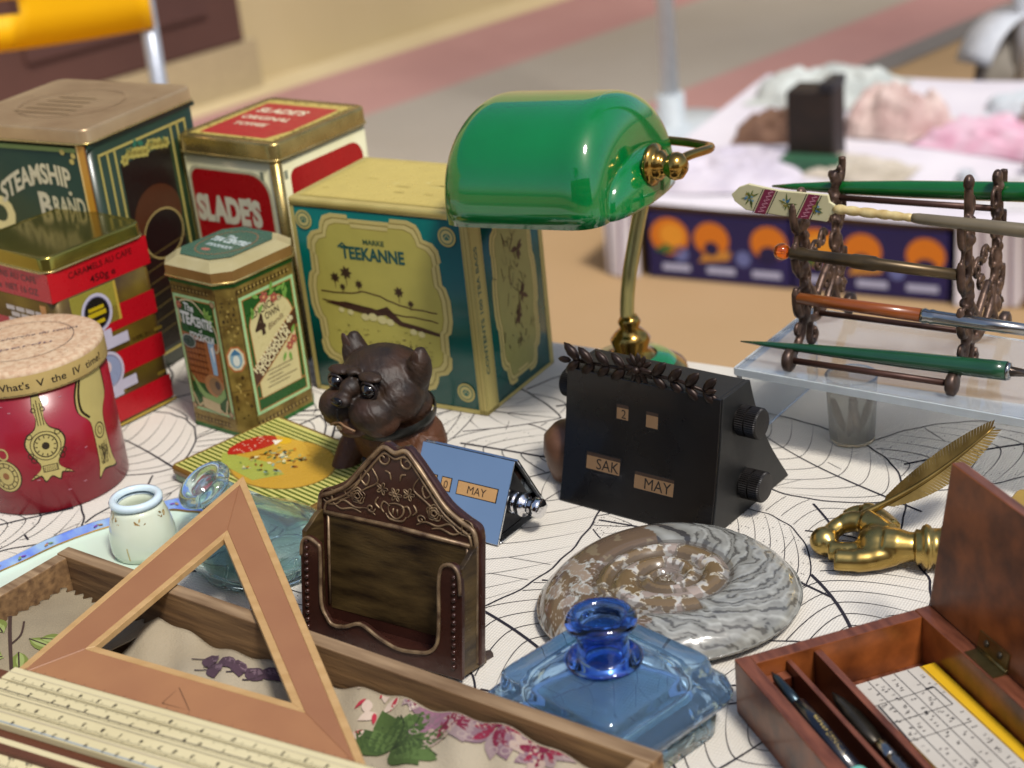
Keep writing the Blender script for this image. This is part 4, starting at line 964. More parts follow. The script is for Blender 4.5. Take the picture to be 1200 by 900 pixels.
b.tube([(x, -.3, z) for x, z in rim], .7, 6); b.tube([(-46, -.4, 62.5), (0, -.4, 63.5), (46, -.4, 62.5)], 1.2, 8); b.tube([(-44, -.3, 14), (-44, -.3, 62)], .8, 6); b.tube([(44, -.3, 14), (44, -.3, 62)], .8, 6)
b.build('inner_moulding', m_rub, bk)
def spiral(cx, cz, r, turns, a0, sgn=1, n=26):
    return [(cx+r*(1-k/n*.8)*math.cos(a0+sgn*6.283*turns*k/n), -.4-.3*k/n, cz+r*(1-k/n*.8)*math.sin(a0+sgn*6.283*turns*k/n)) for k in range(n+1)]
def relief(name, paths, r=.55):
    b = MB(); paths = [[(q[0]*.93, q[1], 64+(q[2]-66)*.8) for q in p] for p in paths]
    for p in paths: n_ = len(p); b.tube([(q[0], -.3 if len(q) == 2 else q[1], q[-1]) for q in p], [r*(.5+.5*math.sin(math.pi*(i+.5)/n_)) if True else r for i in range(n_)], 5)
    return b.build(name, m_rub, bk)
def cv(*pts): return [(v.x, -.3, v.y) for v in bez([(a, b_, 0) for a, b_ in pts], 5)]
for s_ in (-1, 1):
    relief('scroll_relief', [spiral(s_*8, 107.5, 5, 1.2, R(90), s_), spiral(s_*47, 75, 5, 1.5, R(100), -s_), cv((s_*14, 104), (s_*20, 96), (s_*27, 88), (s_*36, 81), (s_*45, 80)), cv((s_*16, 100), (s_*12, 92), (s_*20, 86), (s_*30, 79), (s_*40, 74)),
        cv((s_*22, 98), (s_*24, 92), (s_*20, 88), (s_*18, 94), (s_*22, 98)), cv((s_*33, 86), (s_*35, 80), (s_*31, 79), (s_*30, 84)), cv((s_*50, 70), (s_*42, 71), (s_*36, 75), (s_*28, 72), (s_*20, 73), (s_*14, 70)), spiral(s_*17, 74, 3, 1.2, R(0), s_), cv((s_*44, 72), (s_*38, 69), (s_*30, 71), (s_*24, 69.5))])
    rose = []
    for k in range(3): rose.append([(s_*26+(4.8-1.5*k)*math.cos(a)*(1+.12*math.sin(5*a+k)), -.4-.3*k, 80+(4.8-1.5*k)*math.sin(a)*(1+.12*math.sin(5*a+k))) for a in [6.283*i/20 for i in range(21)]])
    relief('rose_relief', rose, .5)
    relief('flower_relief', [[(s_*9+4*abs(math.cos(2.5*a))*math.cos(a), -.5, 88+4*abs(math.cos(2.5*a))*math.sin(a)) for a in [6.283*i/40 for i in range(41)]]], .45)
    relief('leaf_relief', [cv((s_*4, 78), (s_*8, 80), (s_*10, 76), (s_*8, 73)), cv((s_*3, 95), (s_*4, 99), (s_*7, 100)), cv((s_*12, 82), (s_*14, 78), (s_*11, 75))])
relief('flower_relief', [[(4.4*abs(math.cos(3*a))*math.cos(a), -.5, 86+4.4*abs(math.cos(3*a))*math.sin(a)) for a in [6.283*i/48 for i in range(49)]], [(1.2*math.cos(a), -.8, 86+1.2*math.sin(a)) for a in [6.283*i/10 for i in range(11)]]], .45)
relief('shield_relief', [cv((-5, 79), (-4.6, 74), (0, 70.5), (4.6, 74), (5, 79), (0, 80.4), (-5, 79)), cv((-7, 73), (-4, 69.8), (4, 69.8), (7, 73)), [(-2, -.4, 73), (-1.5, -.4, 77)], [(1.5, -.4, 73), (1, -.4, 77)]])
# the pocket: U shaped front with wavy lip, and its two side cheeks
PYF = -12.
lip = [(-RW/2+1, 0)]+bez2([(-RW/2+1, 44), (-RW/2+2, 51), (-RW/2+6, 54), (-RW/2+12, 52), (-RW/2+14, 48), (-RW/2+14, 22), (-RW/2+18, 14), (-30, 11), (-22, 12), (-12, 15.5), (0, 11), (12, 8), (24, 9), (RW/2-20, 11), (RW/2-15, 17), (RW/2-14, 30), (RW/2-14, 48), (RW/2-12, 56), (RW/2-6, 58), (RW/2-2, 54), (RW/2-1, 44)], 4)+[(RW/2-1, 0)]
pk = plate(lip, PYF-3, PYF, m_rack, 'pocket_front', .6)
b = MB(); b.tube([(x*.985, PYF-3.3, z-.6) for x, z in lip[1:-1]], 1.0, 6); b.build('lip_moulding', m_rub, pk)
for s_ in (-1, 1):
    b = MB()
    for k in range(13): b.ell((s_*(RW/2-5.5), PYF-3.2, 6+k*3.8), 1.3, 0, 8)
    b.build('bead_row', m_rack, pk)['kind'] = 'stuff'
for s_ in (-1, 1):
    b = MB(); pol = bez2([(PYF-2, 56), (PYF+3, 59), (PYF+7, 62), (PYF+11.8, 64)], 4)
    poly = [(PYF-2, 1)]+pol+[(PYF+19.8, 1)]
    b.loft([[(s_*(RW/2-1.5), y, z) for y, z in poly], [(s_*(RW/2-4.5), y, z) for y, z in poly]], 0, False); b.build('side_cheek', m_rackin, t, bevel=.4)
MB().box(-RW/2+4, RW/2-4, PYF, 0, 3, 6).build('pocket_floor', m_rack, t)
for s_ in (-1, 1):
    b = MB(); b.ell((s_*(RW/2-6), PYF+2, 2.5), (4, 4, 3)); b.tube([(s_*(RW/2-6), PYF+2, 2.5), (s_*(RW/2-6), 4, 3), (s_*(RW/2-4), 14, 2)], 3, 8); b.build('foot', m_rack, t)

# ---- blue glass inkwell
YI = R(41); IC = Vector((27, 619, 0))
t = thing('inkwell', 'square pale blue glass inkwell with cobalt blue neck and no stopper', 'inkwell', IC, YI); t.scale = (1.08, 1.08, 1.12)
def rs_(h, r, z): return l3(rrect(2*h, 2*h, r, 8), z)
m_blue = glass('pale_blue_glass', 'b8deff', ior=1.5, bump=.3, bs=45); m_blue.node_tree.nodes['Principled BSDF'].inputs['Transmission Weight'].default_value = .93
m_aqua = glass('aqua_base_glass', 'dcf2f0', ior=1.5, bump=.3, bs=40); m_aqua.node_tree.nodes['Principled BSDF'].inputs['Transmission Weight'].default_value = .93
m_cob = glass('cobalt_glass', '6a98ea', ior=1.5, bump=.05, bs=30)
MB().loft([rs_(29, 7, .2), rs_(32, 7, 1.5), rs_(32.5, 7, 9), rs_(31.5, 7, 12.4)], 0, True).build('glass_foot', m_aqua, t)
MB().loft([rs_(31.5, 7, 12.5), rs_(36.5, 8, 15), rs_(38, 8, 19), rs_(36.5, 8, 24), rs_(32.5, 8, 28), rs_(31.5, 6, 31), rs_(31, 6, 33.6), rs_(29.5, 6, 35), rs_(22, 8, 35.9), rs_(15, 10, 36.4)], 0, True).build('glass_body', m_blue, t)
b = MB(); b.loft([rs_(20, 6, 15), rs_(23, 7, 17), rs_(23, 7, 27), rs_(18, 9, 31), rs_(9, 8.9, 33)], 0, True); b.build('ink_cavity', glass('cavity_glass', 'f2f8ff', ior=.72), t)
MB().lathe([(8.5, 36.6), (13.5, 36.6), (15.6, 37.2), (15.8, 38.2), (14, 39), (11, 39.4), (10.4, 40.5), (10.2, 49), (10.8, 51.6), (13.2, 52.2), (14.4, 53.6), (14.4, 55.4), (13, 57), (10.8, 57.6), (9.2, 57), (8.4, 55), (8.2, 40), (8.4, 36.9)], 48, caps=(False, False)).build('glass_neck', m_cob, t)

# ---- ammonite
FC = Vector((66, 725, 0)); FR = 64.
t = thing('ammonite', 'polished grey and brown striped ammonite fossil lying flat behind the blue inkwell', 'fossil', FC, R(0))
me_v = []; me_f = []; me_c = []
NR, NT = 120, 330
def lg(r): return math.log(max(r, .02))/math.log(.40)     # whorl count inward
import mathutils.noise as MN
def amm(r, th):
    # r 0..1
    tp = (th+R(68)) % (2*math.pi); seam = .44+.13*tp/(2*math.pi)
    if r >= seam: fr = (r-seam)/(1-seam); whorl = 0; gr_ = (r-seam)/.05
    else:
        q_ = r/seam; ph = math.log(max(q_, .03))/math.log(.48)+tp/(2*math.pi); fr = 1-(ph-math.floor(ph)); whorl = 1; gr_ = min((seam-r)/.05, min(fr, 1-fr)*seam*q_*.5/.035)
    groove = math.exp(-gr_**2); dome = math.sin(math.pi*min(1, max(0, fr)))**.6
    base = 18*math.sqrt(max(0, 1-(max(0, r-.66)/.34)**2.2)) if r > .66 else 18-2.2*max(0, 1-r/seam)
    z = base-2.2*groove+1.0*dome*(whorl == 1)-1.2*math.exp(-(r/.06)**2)
    rib = math.sin(34*(th+.55*fr**1.2*1.8)+4*MN.noise(Vector((r*3, th, 0))))
    x, y = r*math.cos(th), r*math.sin(th)
    nz = MN.fractal(Vector((x*5, y*5, 3)), 1, 2, 4); n3 = MN.fractal(Vector((x*11, y*11, 8)), 1, 2, 4)
    outer = whorl == 0
    tt = (th+math.pi*2) % (2*math.pi)
    grey, white, dark, brown, tan = (.15, .145, .125), (.31, .31, .28), (.045, .042, .04), (.12, .08, .05), (.25, .19, .14)
    deg = math.degrees(tt)
    if deg > 180: deg -= 360
    deg += 9*nz
    if outer and -112 < deg < 66:
        k = .5+.5*math.sin(17*(tt-1.25*fr**1.6)+4.2*nz+1.2*n3); k = .62*k**1.5+.38*(.5+.5*math.sin(49*(tt-1.25*fr**1.6)+8*nz+2*n3))
        c = [grey[i]*(1-k)+white[i]*k for i in range(3)]
        if k < .17: c = [dark[i]*.6+grey[i]*.4 for i in range(3)]
        c = [v*(1+.25*n3) for v in c]; z += .35*k*(1-groove)
    elif outer and 66 <= deg < 150:
        k = .5+.5*math.sin(15*(tt-.9*fr**1.5)+1.2*nz)
        if deg > 92: c = brown if nz < .25 else (.17, .13, .08)
        else: c = [white[i]*.85*k+grey[i]*(1-k) for i in range(3)] if k > .12 else dark
    elif outer:
        c = brown if nz < -.02 else ((.30, .30, .27) if nz < .16 else tan)
        if abs(nz-.1) < .03: c = (.42, .40, .36)
        if abs(n3) < .05: c = (.3, .26, .22)
    else:
        k = .5+.5*math.sin(9*(tt*2+.6*fr)+3*nz); c = (.15, .10, .05) if nz < .05 else ((.42, .40, .36) if k > .35 else (.17, .14, .11))
        if nz > .28: c = (.30, .24, .20)
        if abs(nz-.05) < .025: c = (.45, .40, .30)
    if groove > .55 and r < .95: c = [v*.45+d*.55 for v, d in zip(c, (.06, .045, .03))]
    k = max(0, (r-.965)/.035)
    return z, c
for i in range(NR+1):
    r = (i/NR)**.9
    for j in range(NT):
        th = 2*math.pi*j/NT; z, c = amm(r, th)
        sq = 1+.025*math.sin(2*th+1)-.02*math.sin(3*th); rr2 = FR*r*sq
        if i == NR: z = 6
        me_v.append(Vector((rr2*math.cos(th), rr2*math.sin(th), z))); me_c.append(c)
for i in range(NR):
    for j in range(NT): me_f.append((i*NT+j, (i+1)*NT+j, (i+1)*NT+(j+1) % NT, i*NT+(j+1) % NT))
o = len(me_v)
for rr3, z3 in ((1.0, 5.), (.93, 1.2), (.8, .2)):
    for j in range(NT):
        th = 2*math.pi*j/NT; sq = 1+.025*math.sin(2*th+1)-.02*math.sin(3*th); me_v.append(Vector((FR*rr3*sq*math.cos(th), FR*rr3*sq*math.sin(th), z3))); me_c.append((.13, .12, .10))
for k in range(2):
    for j in range(NT): me_f.append((o+k*NT+j, o+(k+1)*NT+j, o+(k+1)*NT+(j+1) % NT, o+k*NT+(j+1) % NT))
for j in range(NT): me_f.append((NR*NT+j, o+j, o+(j+1) % NT, NR*NT+(j+1) % NT))
me = bpy.data.meshes.new('shell'); me.from_pydata([v*S for v in me_v], [], me_f)
ca = me.color_attributes.new('pattern', 'FLOAT_COLOR', 'POINT')
for i, c in enumerate(me_c): ca.data[i].color = (*[max(0, v) for v in c], 1)
for p in me.polygons: p.use_smooth = True
me.validate(); 
m_am = mat('polished_fossil', 'ffffff', rough=.16, coat=.5, bump=.15, bs=90)
n = m_am.node_tree; at = n.nodes.new('ShaderNodeVertexColor'); at.layer_name = 'pattern'; n.links.new(at.outputs[0], n.nodes['Principled BSDF'].inputs['Base Color'])
me.materials.append(m_am); ob = bpy.data.objects.new('shell', me); col.objects.link(ob); ob.parent = t
# ---- aqua glass bottle, squat, mouth bent towards the far left
t = thing('glass_bottle', 'squat aqua glass bottle with thick ring mouth, between drawer and striped tin', 'bottle', (-141, 808, 0))
def circ(c, nrm, r, n=40):
    nrm = Vector(nrm).normalized(); a = Vector((0, 1, 0)).cross(nrm); a.normalize(); b_ = nrm.cross(a)
    return [Vector(c)+(a*math.cos(6.28318*i/n)+b_*math.sin(6.28318*i/n))*r for i in range(n)]
m_aq = glass('aqua_glass', 'def4f2', ior=1.47, bump=.35, bs=45); m_aq.node_tree.nodes['Principled BSDF'].inputs['Transmission Weight'].default_value = .95
def neckp(k): return Vector((-7-24*k, 8+24*k, 24+8*k))
nv = Vector((-.42, -.22, .88))
def blp(z, r): return [(r*1.08*math.cos(6.28318*i/40)+ (-7*z/26), r*math.sin(6.28318*i/40)+8*z/26, z) for i in range(40)]
loops = [blp(.3, 28), blp(2, 33), blp(9, 36), blp(16, 35.5), blp(21, 31), blp(24.5, 24)]
loops += [circ(neckp(.25), (-.3, .2, .93), 17), circ(neckp(.5), nv, 12), circ(neckp(.85), nv, 10.6)]
inner = [circ(neckp(1.0), nv, 8), circ(neckp(.5), nv, 8.6), [v+Vector((0, 0, -2.5)) for v in circ(neckp(.3), (-.3, .2, .93), 13)], blp(21, 21), blp(16, 31), blp(9, 32), blp(4, 29), blp(3, 20)]
rim_c = neckp(1.0)
def rimc(r, h): return circ(rim_c+nv.normalized()*h, nv, r)
MB().loft(loops+[rimc(12, 0), rimc(15, 1), rimc(16.4, 3.4), rimc(15.6, 6), rimc(12.6, 7.4), rimc(9.8, 6.6), rimc(8.6, 4.4)]+inner, 0, True, (True, True)).build('glass_wall', m_aq, t)
b = MB()
for k in range(5): b.tube(bez([(-20+k*9, -33+abs(k-2)*2, 6), (-18+k*9, -35+abs(k-2)*2.4, 11), (-16+k*9, -33.5+abs(k-2)*2.4, 17)], 4), .9, 6)
b.tube(bez([(-26, -27, 12), (-10, -36.5, 10), (8, -36.8, 13), (26, -26, 11)], 5), .8, 6)
o = b.build('embossed_relief', m_aq, t); o['kind'] = 'stuff'

# ---- porcelain tray and jar
t = thing('porcelain_tray', 'pale green porcelain tray with blue and violet scalloped border behind the drawer', 'tray', (-236, 826, 0), R(33))
m_por = mat('pale_porcelain', 'b9ccb8', rough=.12, c2='c4d4c4', ns=20, coat=.6)
def tray(r_, z, n=64, rx_=80, ry_=38):
    return [((rx_*r_+2.6*math.cos(8*a)*r_**3)*math.copysign(abs(math.cos(a))**.75, math.cos(a)), (ry_*r_+2.0*math.cos(8*a)*r_**3)*math.copysign(abs(math.sin(a))**.75, math.sin(a)), z) for a in [6.28318*i/n for i in range(n)]]
o = MB().loft([tray(.7, .3), tray(.84, .5), tray(.98, 5), tray(1, 6), tray(.97, 6.2), tray(.82, 3), tray(.70, 1.8), tray(.3, 1.7)], 0, True).build('dish', m_por, t)
f = Face(fmap=lambda x, y, l: Vector(x) if False else None)
vs, fs, mi = [], [], []
b = MB(); A_, B_ = tray(.965, 6.45), tray(.84, 3.9); b.loft([A_, B_], 0, True, (False, False)); b.build('blue_border', mat('blue_violet_glaze', '5b74c4', rough=.15, c2='8aa4c0', ns=70, namt=.25, coat=.6), t)
b = MB(); A_, B_ = tray(.842, 4.1), tray(.825, 3.6); b.loft([A_, B_], 0, True, (False, False)); b.build('gilt_line', mat('gilt', 'b08a3c', rough=.3, metal=.8), t)
f = Face(fmap=lambda x, y, l: Vector((x, y, 5.6+l*.1)))
for i in range(26):
    a = 6.28*i/26; p = tray(.9, 0, 26)[i]; 
    for k in range(3): f.leaf(p[0], p[1], 3.4, 1.8, a+k*2.1, ['7d9c6c', '7a4fae', 'b08a5c'][(i+k) % 3], 1)
f.build('border_print', t, rough=.15)['kind'] = 'stuff'
t2 = thing('porcelain_jar', 'small white porcelain inkpot with gold sprigs and thick pale blue rim on the tray', 'jar', (-211, 835, 1.9))
m_jar = mat('jar_porcelain', 'cfd3bd', rough=.1, c2='c2cbb4', ns=30, coat=.6)
MB().lathe([(15, 0), (17.5, .6), (18.4, 4), (18.2, 12), (16.6, 20), (14.6, 26), (13.6, 29), (11, 29), (11.6, 24), (13, 12), (12, 3), (0, 3)], 48, caps=(True, False)).build('pot', m_jar, t2)
b = MB(); b.lathe([(10.8, 29), (13.4, 29.2), (14.6, 30.4), (14.8, 32), (14, 33.4), (12, 33.8), (10.6, 33), (10.4, 31)], 48, caps=(False, False)); b.build('rim', mat('pale_blue_porcelain', 'cfe0e6', rough=.1, coat=.6), t2)
def jr(z): return 18.4-4.2*max(0, (z-8)/20)**1.3 if z > 8 else 18.4
f = Face(fmap=lambda x, y, l: Vector(((jr(y)+.1+l*.05)*math.cos(A0+x/17.), (jr(y)+.1+l*.05)*math.sin(A0+x/17.), y)), sub=3)
for cx in (-14, 4, 20, -32):
    for k in range(9): f.leaf(cx+rf.uniform(-4, 4), rf.uniform(17, 27), 2.6, 1.1, rf.uniform(0, 6.3), rf.choice(['9c7e4c', '7d6438', 'b39a6a']), 1)
    f.line(bez2([(cx-4, 25), (cx, 21), (cx+3, 17), (cx+5, 14)], 4), .35, '8a6f40', 1)
f.line([(-5, 3), (-6, 14)], .6, 'b3a068', 1)
f.build('gold_sprigs', t2, rough=.2)

# ---- carved bulldog
t = thing('bulldog_figure', 'dark carved wooden bulldog bust with collar and glass eyes standing on the cloth', 'figurine', (-71, 893, 0), R(-42)); t.scale = (1.04, 1.1, .98)
def rot3(ax, a): return Matrix.Rotation(a, 3, ax)
b = MB()
E = b.ell
E((0, 6, 22), (28, 21, 26)); E((0, 0, 30), (25, 19, 26)); E((0, 2, 48), (24.5, 20, 13)); E((0, 6, 6), (29, 20, 8))
for s_ in (-1, 1):
    b.tube([(s_*22, 4, 30), (s_*26, -8, 17), (s_*27, -16, 6)], [11, 9, 7.5], 12); E((s_*27, -19, 4.6), (8.5, 10, 5))
    for k in (-1, 0, 1): E((s_*27+k*4.6, -27, 3.6), (2.8, 4, 3.4))
E((0, -1, 66), (27, 23, 20)); E((0, -4, 58), (27, 21, 14))
for s_ in (-1, 1):
    E((s_*11.5, -23.5, 57), (13.5, 11.5, 11)); E((s_*15, -21, 51), (10, 11, 8.5)); E((s_*19, -8, 61), (10, 14, 14))
    E((s_*11.5, -21, 78), (8, 5, 2.6)); E((s_*13, -17, 63), (8, 8, 6))
    # ear: thin folded shell
    b.tube([(s_*21, 2, 72), (s_*25, 3, 82), (s_*25, 4, 88.5)], [8.5, 6, 2.4], 10); E((s_*25, 2, 75), (5.4, 7.5, 12.5), rot=rot3('Y', s_*.12))
E((0, -27, 47), (9.5, 8, 5.5)); E((0, -33, 66.5), (6.2, 4.2, 4.2)); E((0, -24, 71), (6.5, 8, 6)); E((0, -22, 80), (4, 4, 2))
m_dog = mat('carved_dog_wood', '120d0b', rough=.55, c2='32200f', ns=80, coat=.0, bump=.6, bs=120)
n = m_dog.node_tree; bsd = n.nodes['Principled BSDF']; tcn = n.nodes['Texture Coordinate']
sx = n.nodes.new('ShaderNodeSeparateXYZ'); n.links.new(tcn.outputs['Object'], sx.inputs[0])
mr = n.nodes.new('ShaderNodeMapRange'); mr.inputs[1].default_value = .040; mr.inputs[2].default_value = .056; n.links.new(sx.outputs['Z'], mr.inputs[0])
nn = n.nodes.new('ShaderNodeTexNoise'); nn.inputs['Scale'].default_value = 55; n.links.new(tcn.outputs['Object'], nn.inputs['Vector'])
ma = n.nodes.new('ShaderNodeMath'); ma.operation = 'MULTIPLY_ADD'; ma.inputs[1].default_value = 1.4; ma.inputs[2].default_value = -.7; n.links.new(nn.outputs[0], ma.inputs[0])
m2_ = n.nodes.new('ShaderNodeMath'); m2_.operation = 'ADD'; m2_.use_clamp = True; n.links.new(mr.outputs[0], m2_.inputs[0]); n.links.new(ma.outputs[0], m2_.inputs[1])
mx = n.nodes.new('ShaderNodeMixRGB'); n.links.new(m2_.outputs[0], mx.inputs[0]); mx.inputs[1].default_value = (*hx('4e2c14'), 1)
old = bsd.inputs['Base Color'].links[0].from_socket; n.links.new(old, mx.inputs[2]); n.links.new(mx.outputs[0], bsd.inputs['Base Color'])
wv_ = n.nodes.new('ShaderNodeTexWave'); wv_.wave_type = 'BANDS'; wv_.bands_direction = 'DIAGONAL'; wv_.inputs['Scale'].default_value = 110; wv_.inputs['Distortion'].default_value = 6; wv_.inputs['Detail Scale'].default_value = 2; n.links.new(tcn.outputs['Object'], wv_.inputs['Vector'])
bn_ = n.nodes['Bump']; mm_ = n.nodes.new('ShaderNodeMath'); mm_.operation = 'ADD'; oldh = bn_.inputs['Height'].links[0].from_socket; n.links.new(oldh, mm_.inputs[0]); n.links.new(wv_.outputs['Fac'], mm_.inputs[1]); n.links.new(mm_.outputs[0], bn_.inputs['Height']); bn_.inputs['Distance'].default_value = .00022
b.build('dog_body', m_dog, t, remesh=.9, smooth=7)
m_eye = mat('black_glass_eye', '080505', rough=.03, coat=1, c2='120a08')
for s_ in (-1, 1):
    e = MB().ell((s_*12.2, -23.2, 71.5), 4.7, 0, 20).build('eye', m_eye, t)
    MB().tube([(s_*12.5+5.2*math.cos(a), -25.6+1.6*abs(math.cos(a)), 71.5+5.2*math.sin(a)) for a in [6.283*i/20 for i in range(20)]], .9, 6, closed=True).build('eyelid', mat('dark_lid', '1c1210', rough=.35), e)
    MB().ell((s_*25.2, -2.0, 82), (3.2, 1.2, 8), 0, 14, rot=rot3('Y', s_*.28)).build('inner_ear', mat('ear_hollow', '3c271c', rough=.5), t)
MB().ell((0, -36.3, 67.4), (4.4, 1.6, 2.6), 0, 14).build('nose', mat('nose_black', '0c0808', rough=.25), t)
MB().tube(bez([(0, -36.6, 63), (0, -37.2, 58), (0, -35.6, 54), (-1, -34.8, 51.5)], 5), .55, 6).build('lip_crease', mat('crease', '0a0605', rough=.5), t)
MB().tube(bez([(-9, -34.4, 50), (-4, -36.6, 53), (0, -36.4, 54.4), (4, -36.6, 53), (9, -34.4, 50)], 5), .7, 6).build('mouth_line', mat('mouth_tan', '7a5a3c', rough=.5), t)
MB().box(-1.6, 1.6, -37.4, -36.2, 50.4, 52.4).build('tooth', mat('tooth_tan', '8a7454', rough=.5), t)
def ringel(rx_, ry_, z, tilt): return [(rx_*.935*math.cos(a), 1.2+ry_*.93*math.sin(a), z+tilt*math.sin(a)) for a in [6.283*i/48 for i in range(48)]]
b = MB(); b.loft([ringel(27.2, 23.2, 46, 4.4), ringel(27.8, 23.8, 43.6, 4.4), ringel(27.6, 23.6, 40.6, 4.4), ringel(26.4, 22.4, 39.6, 4.4)], 0, True, (False, False)); b.build('collar', mat('dark_collar', '14120f', rough=.35, c2='20211c', ns=60), t)
MB().ell((-2, -21.6, 22), (2.4, 1.4, 2.6), 0, 10).build('chest_knot', mat('knot', '0d0806', rough=.6), t)

# ---- chrome desk calendar
CX0 = Vector((-16, 800, 0)); CY_ = R(-37)
xx, yy = axes(CY_)
t = thing('chrome_calendar', 'small mirror chrome tent shaped desk calendar showing MAY, behind the letter rack', 'calendar', CX0-xx*62, CY_)
m_chr = mat('mirror_chrome', 'd4d8dc', rough=.03, metal=1., c2='c4c9ce', ns=10)
m_blk = mat('black_inside', '0d0d10', rough=.35)
CWd, CDp, CHt = 62., 47., 40.
def slab(a, b_, th, x0, x1, name, m=m_chr, par=None):
    d = (Vector((0, b_[0]-a[0], b_[1]-a[1]))).normalized(); nrm = Vector((0, -d.z, d.y))*th
    q = [(0, *a), (0, *b_), (0, b_[0]+nrm.y, b_[1]+nrm.z), (0, a[0]+nrm.y, a[1]+nrm.z)]
    return MB().loft([[(x0, p[1], p[2]) for p in q], [(x1, p[1], p[2]) for p in q]], 0, False).build(name, m, par or t, bevel=.2)
fp = slab((0, .4), (23, CHt), 1.3, 0, CWd, 'front_plate'); slab((24.0, CHt-.2), (CDp, .4), 1.3, 0, CWd, 'rear_plate'); slab((1.5, .2), (CDp-1.5, .2), 1., 0, CWd, 'base_plate')
MB().loft([[(CWd-6, 3, 1.5), (CWd-6, CDp-3, 1.5), (CWd-6, 23.5, CHt-3)], [(CWd-5, 3, 1.5), (CWd-5, CDp-3, 1.5), (CWd-5, 23.5, CHt-3)]], 0, False).build('inner_cheek', m_blk, t)
Mk = Matrix.Translation((CWd-5, 22, 15)) @ Matrix.Rotation(R(90), 4, 'Y')
MB().lathe([(6.4, 0), (6.4, 4), (5.8, 4.4), (5.8, 6), (6.6, 6.4), (6.6, 9), (4.6, 9.4), (4.6, 14), (5.6, 14.4), (5.6, 19), (4.6, 19.8), (0, 20)], 30, M=Mk).build('knob', mat('bright_chrome', 'e4e4e6', rough=.06, metal=1), t)
U2 = Vector((0, 23, CHt-.4)).normalized()
f = Face(Vector((0, -.1, .4))+Vector((1, 0, 0)).cross(U2)*1.25, (1, 0, 0), U2)
def window(f, x, y, w_, h_, txt, c='b98f5c', al='c', tx=None):
    f.rect(x-.5, y-.5, w_+1, h_+1, '1a1410', 1); f.rect(x, y, w_, h_, c, 2); f.text(txt, tx if tx is not None else x+w_/2, y+h_*.18, h_*.62, '1c1512', 3, 0)
window(f, 8, 22, 6, 7, '1'); window(f, 18, 22, 6, 7, '0'); window(f, 29, 22, 26, 7, 'MAY')
f.build('date_windows', fp, rough=.5)['kind'] = 'stuff'

# ---- black desk calendar with laurel
YK = R(-40); xx, yy = axes(YK); KW, KD, KH = 98., 82., 74.
FRc = P(833, 632, 0); KO = FRc-xx*KW
t = thing('black_calendar', 'large black wedge shaped desk calendar with laurel sprig, date windows and side knobs', 'calendar', KO, YK)
m_bk = mat('worn_black', '0a0c10', rough=.28, c2='16120f', ns=18, namt=.5, coat=.15, rv=.1, bump=.15, bs=120)
m_bk2 = mat('grey_black', '1e1e1d', rough=.5, c2='161514', ns=25, bump=.2, bs=100)
prof = bez2([(0, 0), (6, 20), (11.5, 42), (15.5, 62), (18, KH)], 5)+[(45, KH)]+bez2([(45, KH), (51, 54), (63, 28), (KD, 0)], 5)[1:]
b = MB(); b.loft([[(1.5, y, z) for y, z in prof], [(KW-1.5, y, z) for y, z in prof]], 0, False)
bd = b.build('case', [m_bk2], t, bevel=.7)
fr_ = [(y-1.4, z) for y, z in prof[:21]]+[(y, z) for y, z in prof[:21]][::-1]
b = MB(); b.loft([[(0, y, z) for y, z in fr_], [(KW, y, z) for y, z in fr_]], 0, False); fpl = b.build('front_plate', m_bk, t, bevel=.4)
for s_ in (0, 1):
    pol = [(y, z) for y, z in prof]; x0, x1 = (-.8, 1.6) if s_ == 0 else (KW-1.6, KW+.8)
    MB().loft([[(x0, y, z) for y, z in pol], [(x1, y, z) for y, z in pol]], 0, False).build('side_plate', m_bk2, t, bevel=.5)
def prz(z):
    for i in range(20):
        if prof[i][1] <= z <= prof[i+1][1]: k = (z-prof[i][1])/(prof[i+1][1]-prof[i][1]+1e-9); return prof[i][0]+(prof[i+1][0]-prof[i][0])*k
    return 18
def win2(x, y, w_, h_, txt, tx, s=.66):
    f = Face(fmap=lambda x, y, l: Vector((x, prz(y)-1.45-l*.12, y)), sub=6)
    f.rect(x-.7, y-.7, w_+1.4, h_+1.4, '060607', 1); f.rect(x, y, w_, h_, '7d6144', 2); f.rect(x, y+h_-1.8, w_, 1.8, '33241a', 4); f.text(txt, tx, y+h_*.08, h_*s, '0c0a09', 6, 0); f.build('date_window', fpl, rough=.5)  # dark strip along the top paints the recess shadow
win2(34, 52, 7.5, 8, '2', 38.5, .6); win2(53, 51, 7.5, 8.5, '', 55); win2(16, 21, 22, 9, 'SAK', 30); win2(48, 17, 25, 9, 'MAY', 63)
m_kn = mat('knurled_black', '1b1918', rough=.4, metal=.3, c2='262220', ns=200)
for s_ in (0, 1):
    for yk, zk, L_ in ((33, 56, 20), (34, 18, 20)):
        Mk = Matrix.Translation((KW+.8 if s_ else -.8, yk, zk)) @ Matrix.Rotation(R(90 if s_ else -90), 4, 'Y')
        n_ = 44; b = MB()
        kl = lambda r_, z, a: [((r_+(a if i % 2 else 0))*math.cos(6.28318*i/(n_*2)), (r_+(a if i % 2 else 0))*math.sin(6.28318*i/(n_*2)), z) for i in range(n_*2)]
        b.loft([kl(7, 0, 0), kl(7, 1, 0), kl(8, 1.2, .5), kl(8, 6, .5), kl(7.2, 5.4, 0), kl(7.2, 6.6, 0), kl(8, 7, .5), kl(8, 12.4, .5), kl(7.4, 13.4, 0), kl(2, 13.6, 0)], 0, False, M=Mk); b.build('knob', m_kn, t)
m_lau = mat('dark_iron', '1d1614', rough=.4, metal=.5, c2='35251c', ns=120, bump=.3)
wr = thing('laurel', 'x', 'x')
bpy.data.objects.remove(wr)
